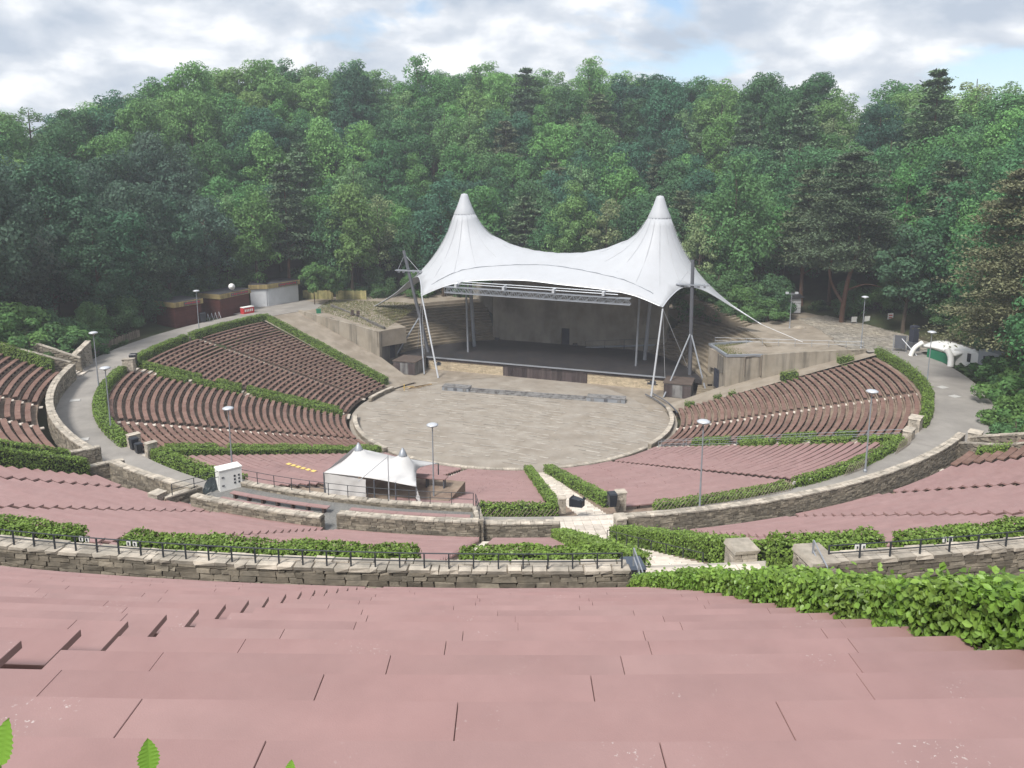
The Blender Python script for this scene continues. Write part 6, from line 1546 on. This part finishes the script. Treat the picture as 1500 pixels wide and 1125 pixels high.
for i, (x, y, s_) in enumerate(((33.0, 25.5, 1.0), (36.5, 23.6, .95), (40.3, 25.0, 1.0), (37.5, 29.0, 1.2), (29, 29.5, 1.1), (43.0, 33.5, 1.1), (53.5, 24.5, .8), (57.5, 23.5, .9), (61, 18, .95), (61, 10, .9), (60.5, 3.5, .8), (60, -3, .8), (59, -8.5, .75), (-37.5, 46.2, .9), (-31, 45.5, .8), (-24.5, 45.8, .85), (-17.5, 45.5, .8), (-55, 27, 1.0), (-52.5, 34.5, 1.0), (-48.5, 40.5, 1.0), (-56, 20, 1.0), (-56.5, 12.5, .9), (-57, 5.5, .9), (-58, -1.5, .9), (-8, 46.5, .9), (60, -20, .95), (57, -25.5, .8), (63, -27, 1.0), (-62, -8.5, .95), (-66, -14, 1.1), (-70, -22, 1.1))):
    zz_ = max(hill(x, y), 7.5); t = bpy.data.objects.new('tall_shrub', None); t.location = (x, y, zz_ - .2); link(t); k_ = rbz.uniform(.85, 1.15)
    c = bpy.data.objects.new('crown', bg_); link(c, t); c.scale = (s_, s_, s_ * rbz.uniform(.8, 1.1)); c.rotation_euler = (0, 0, rbz.random() * 6.28); c.color = (*(q * 1.75 * k_ for q in ((.048, .095, .036), (.060, .115, .038), (.042, .088, .038))[i % 3]), 1); c.location = (0, 0, -.5 * s_)
    k2 = bpy.data.objects.new('trunk', bgt); link(k2, t); k2.scale = (s_, s_, s_)
    BU.append((t, "standing tall at the wood's edge", proj((x, y, zz_))[0]))
g = {}
for t, zone, X in BU: g.setdefault(zone, []).append((X, t))
for zone, v in g.items():
    v.sort(key=lambda q: q[0])
    for i, (X, t) in enumerate(v): tag(t, 'leafy green bush, %s from the left %s' % (ordn(i + 1), zone), 'bush', 'bushes ' + zone)
# ground cover on the left and right banks
def cover(name, pts, n, lb, seed):
    rr = random.Random(seed); b = MB()
    for _ in range(n):
        r, a = rr.uniform(*pts[0]), rr.uniform(*pts[1]); x, y = pol(r, a); z = max(hill(x, y), 7.4) + rr.uniform(0, .5); q = Vector((rr.gauss(0, .5), rr.gauss(0, .5), 1)).normalized().to_track_quat('Z', 'Y'); s = rr.uniform(.2, .45); ax, ay = q @ Vector((s, 0, 0)), q @ Vector((0, s * .6, 0)); p = Vector((x, y, z)); b.add([p - ax, p - ay, p + ax, p + ay], [(0, 1, 2, 3)])
    o = part(name, b, 'leaves'); o.color = (.065, .115, .035, 1); tag(o, lb, 'ground cover', kind='stuff')
cover('ground_cover', ((52.6, 70), (-98, -81)), 9000, 'low green undergrowth covering the left bank', 1)
cover('ground_cover', ((52.6, 66), (48.5, 90)), 9000, 'low green undergrowth right of the right path', 2)

# young shoots close to the camera, bottom edge
def shoot(px, py, dist, s, lb, seed, n=3):
    rr = random.Random(seed)
    # a point a given distance in front of the terrace viewer
    u, v = (px - 750) / FPX, (PCY - py) / FPX; d = Vector((u, _c + v * _s, -_s + v * _c)).normalized(); tip = CAMP + d * dist
    t = thing('young_shoot', (tip.x, tip.y, tip.z - .9), lb, 'plant'); b = MB(); b.tube((tip.x + .02, tip.y - .02, tip.z - .9), tip, .003, .0015, 5); part('stem', b, 'shoot', t)
    me_ = bpy.data.meshes.get('leaf_shoot')
    if not me_:
        lf = MB(); N = 19; W = [.30 * math.sin(math.pi * (i_ / 18) ** .8) ** .8 * (1 + .10 * (-1) ** i_) for i_ in range(19)]
        for i in range(N): y = i / (N - 1); lf.v += [(-W[i], y, .05 * math.sin(y * 3)), (0, y, -.02), (W[i], y, .05 * math.sin(y * 3))]
        for i in range(N - 1): lf.f += [(3 * i, 3 * i + 1, 3 * i + 4, 3 * i + 3), (3 * i + 1, 3 * i + 2, 3 * i + 5, 3 * i + 4)]
        me_ = lf.mesh('leaf_shoot', 'shoot')
    for i in range(n):
        inst('leaf', me_, (tip.x, tip.y, tip.z - .055 * i), (R(70 - 22 * i), 0, rr.uniform(-.4, .4) + (i % 2) * 2.6 - 1.0 * (i > 0)), (s, s, s), t)
shoot(0, 1122, 1.25, .055, 'bright green leafy shoot at the bottom left corner', 1, 6)
shoot(219, 1133, 1.3, .045, 'single bright green leaf tip at the bottom edge', 2, 2)
shoot(424, 1146, 1.3, .03, 'tiny bright green leaf tip at the bottom edge, right of the larger one', 3, 2)

# ------------------------------------------------------------------ haze
hz = bpy.data.materials.new('haze'); hz.use_nodes = True; t_ = hz.node_tree; t_.nodes.clear()
pv = nd(t_, 'ShaderNodeVolumePrincipled', Density=.00062); pv.inputs['Color'].default_value = (.86, .91, 1, 1); pv.inputs['Anisotropy'].default_value = .2
oo = nd(t_, 'ShaderNodeOutputMaterial'); t_.links.new(pv.outputs[0], oo.inputs['Volume']); MATS['haze'] = hz
b = MB(); b.box((0, 190, 36), (860, 780, 80)); o = part('haze', b, 'haze'); tag(o, 'thin pale summer haze over the whole valley', 'haze', kind='stuff')
S.cycles.volume_bounces = 1; S.cycles.volume_step_rate = 4; S.cycles.volume_max_steps = 32
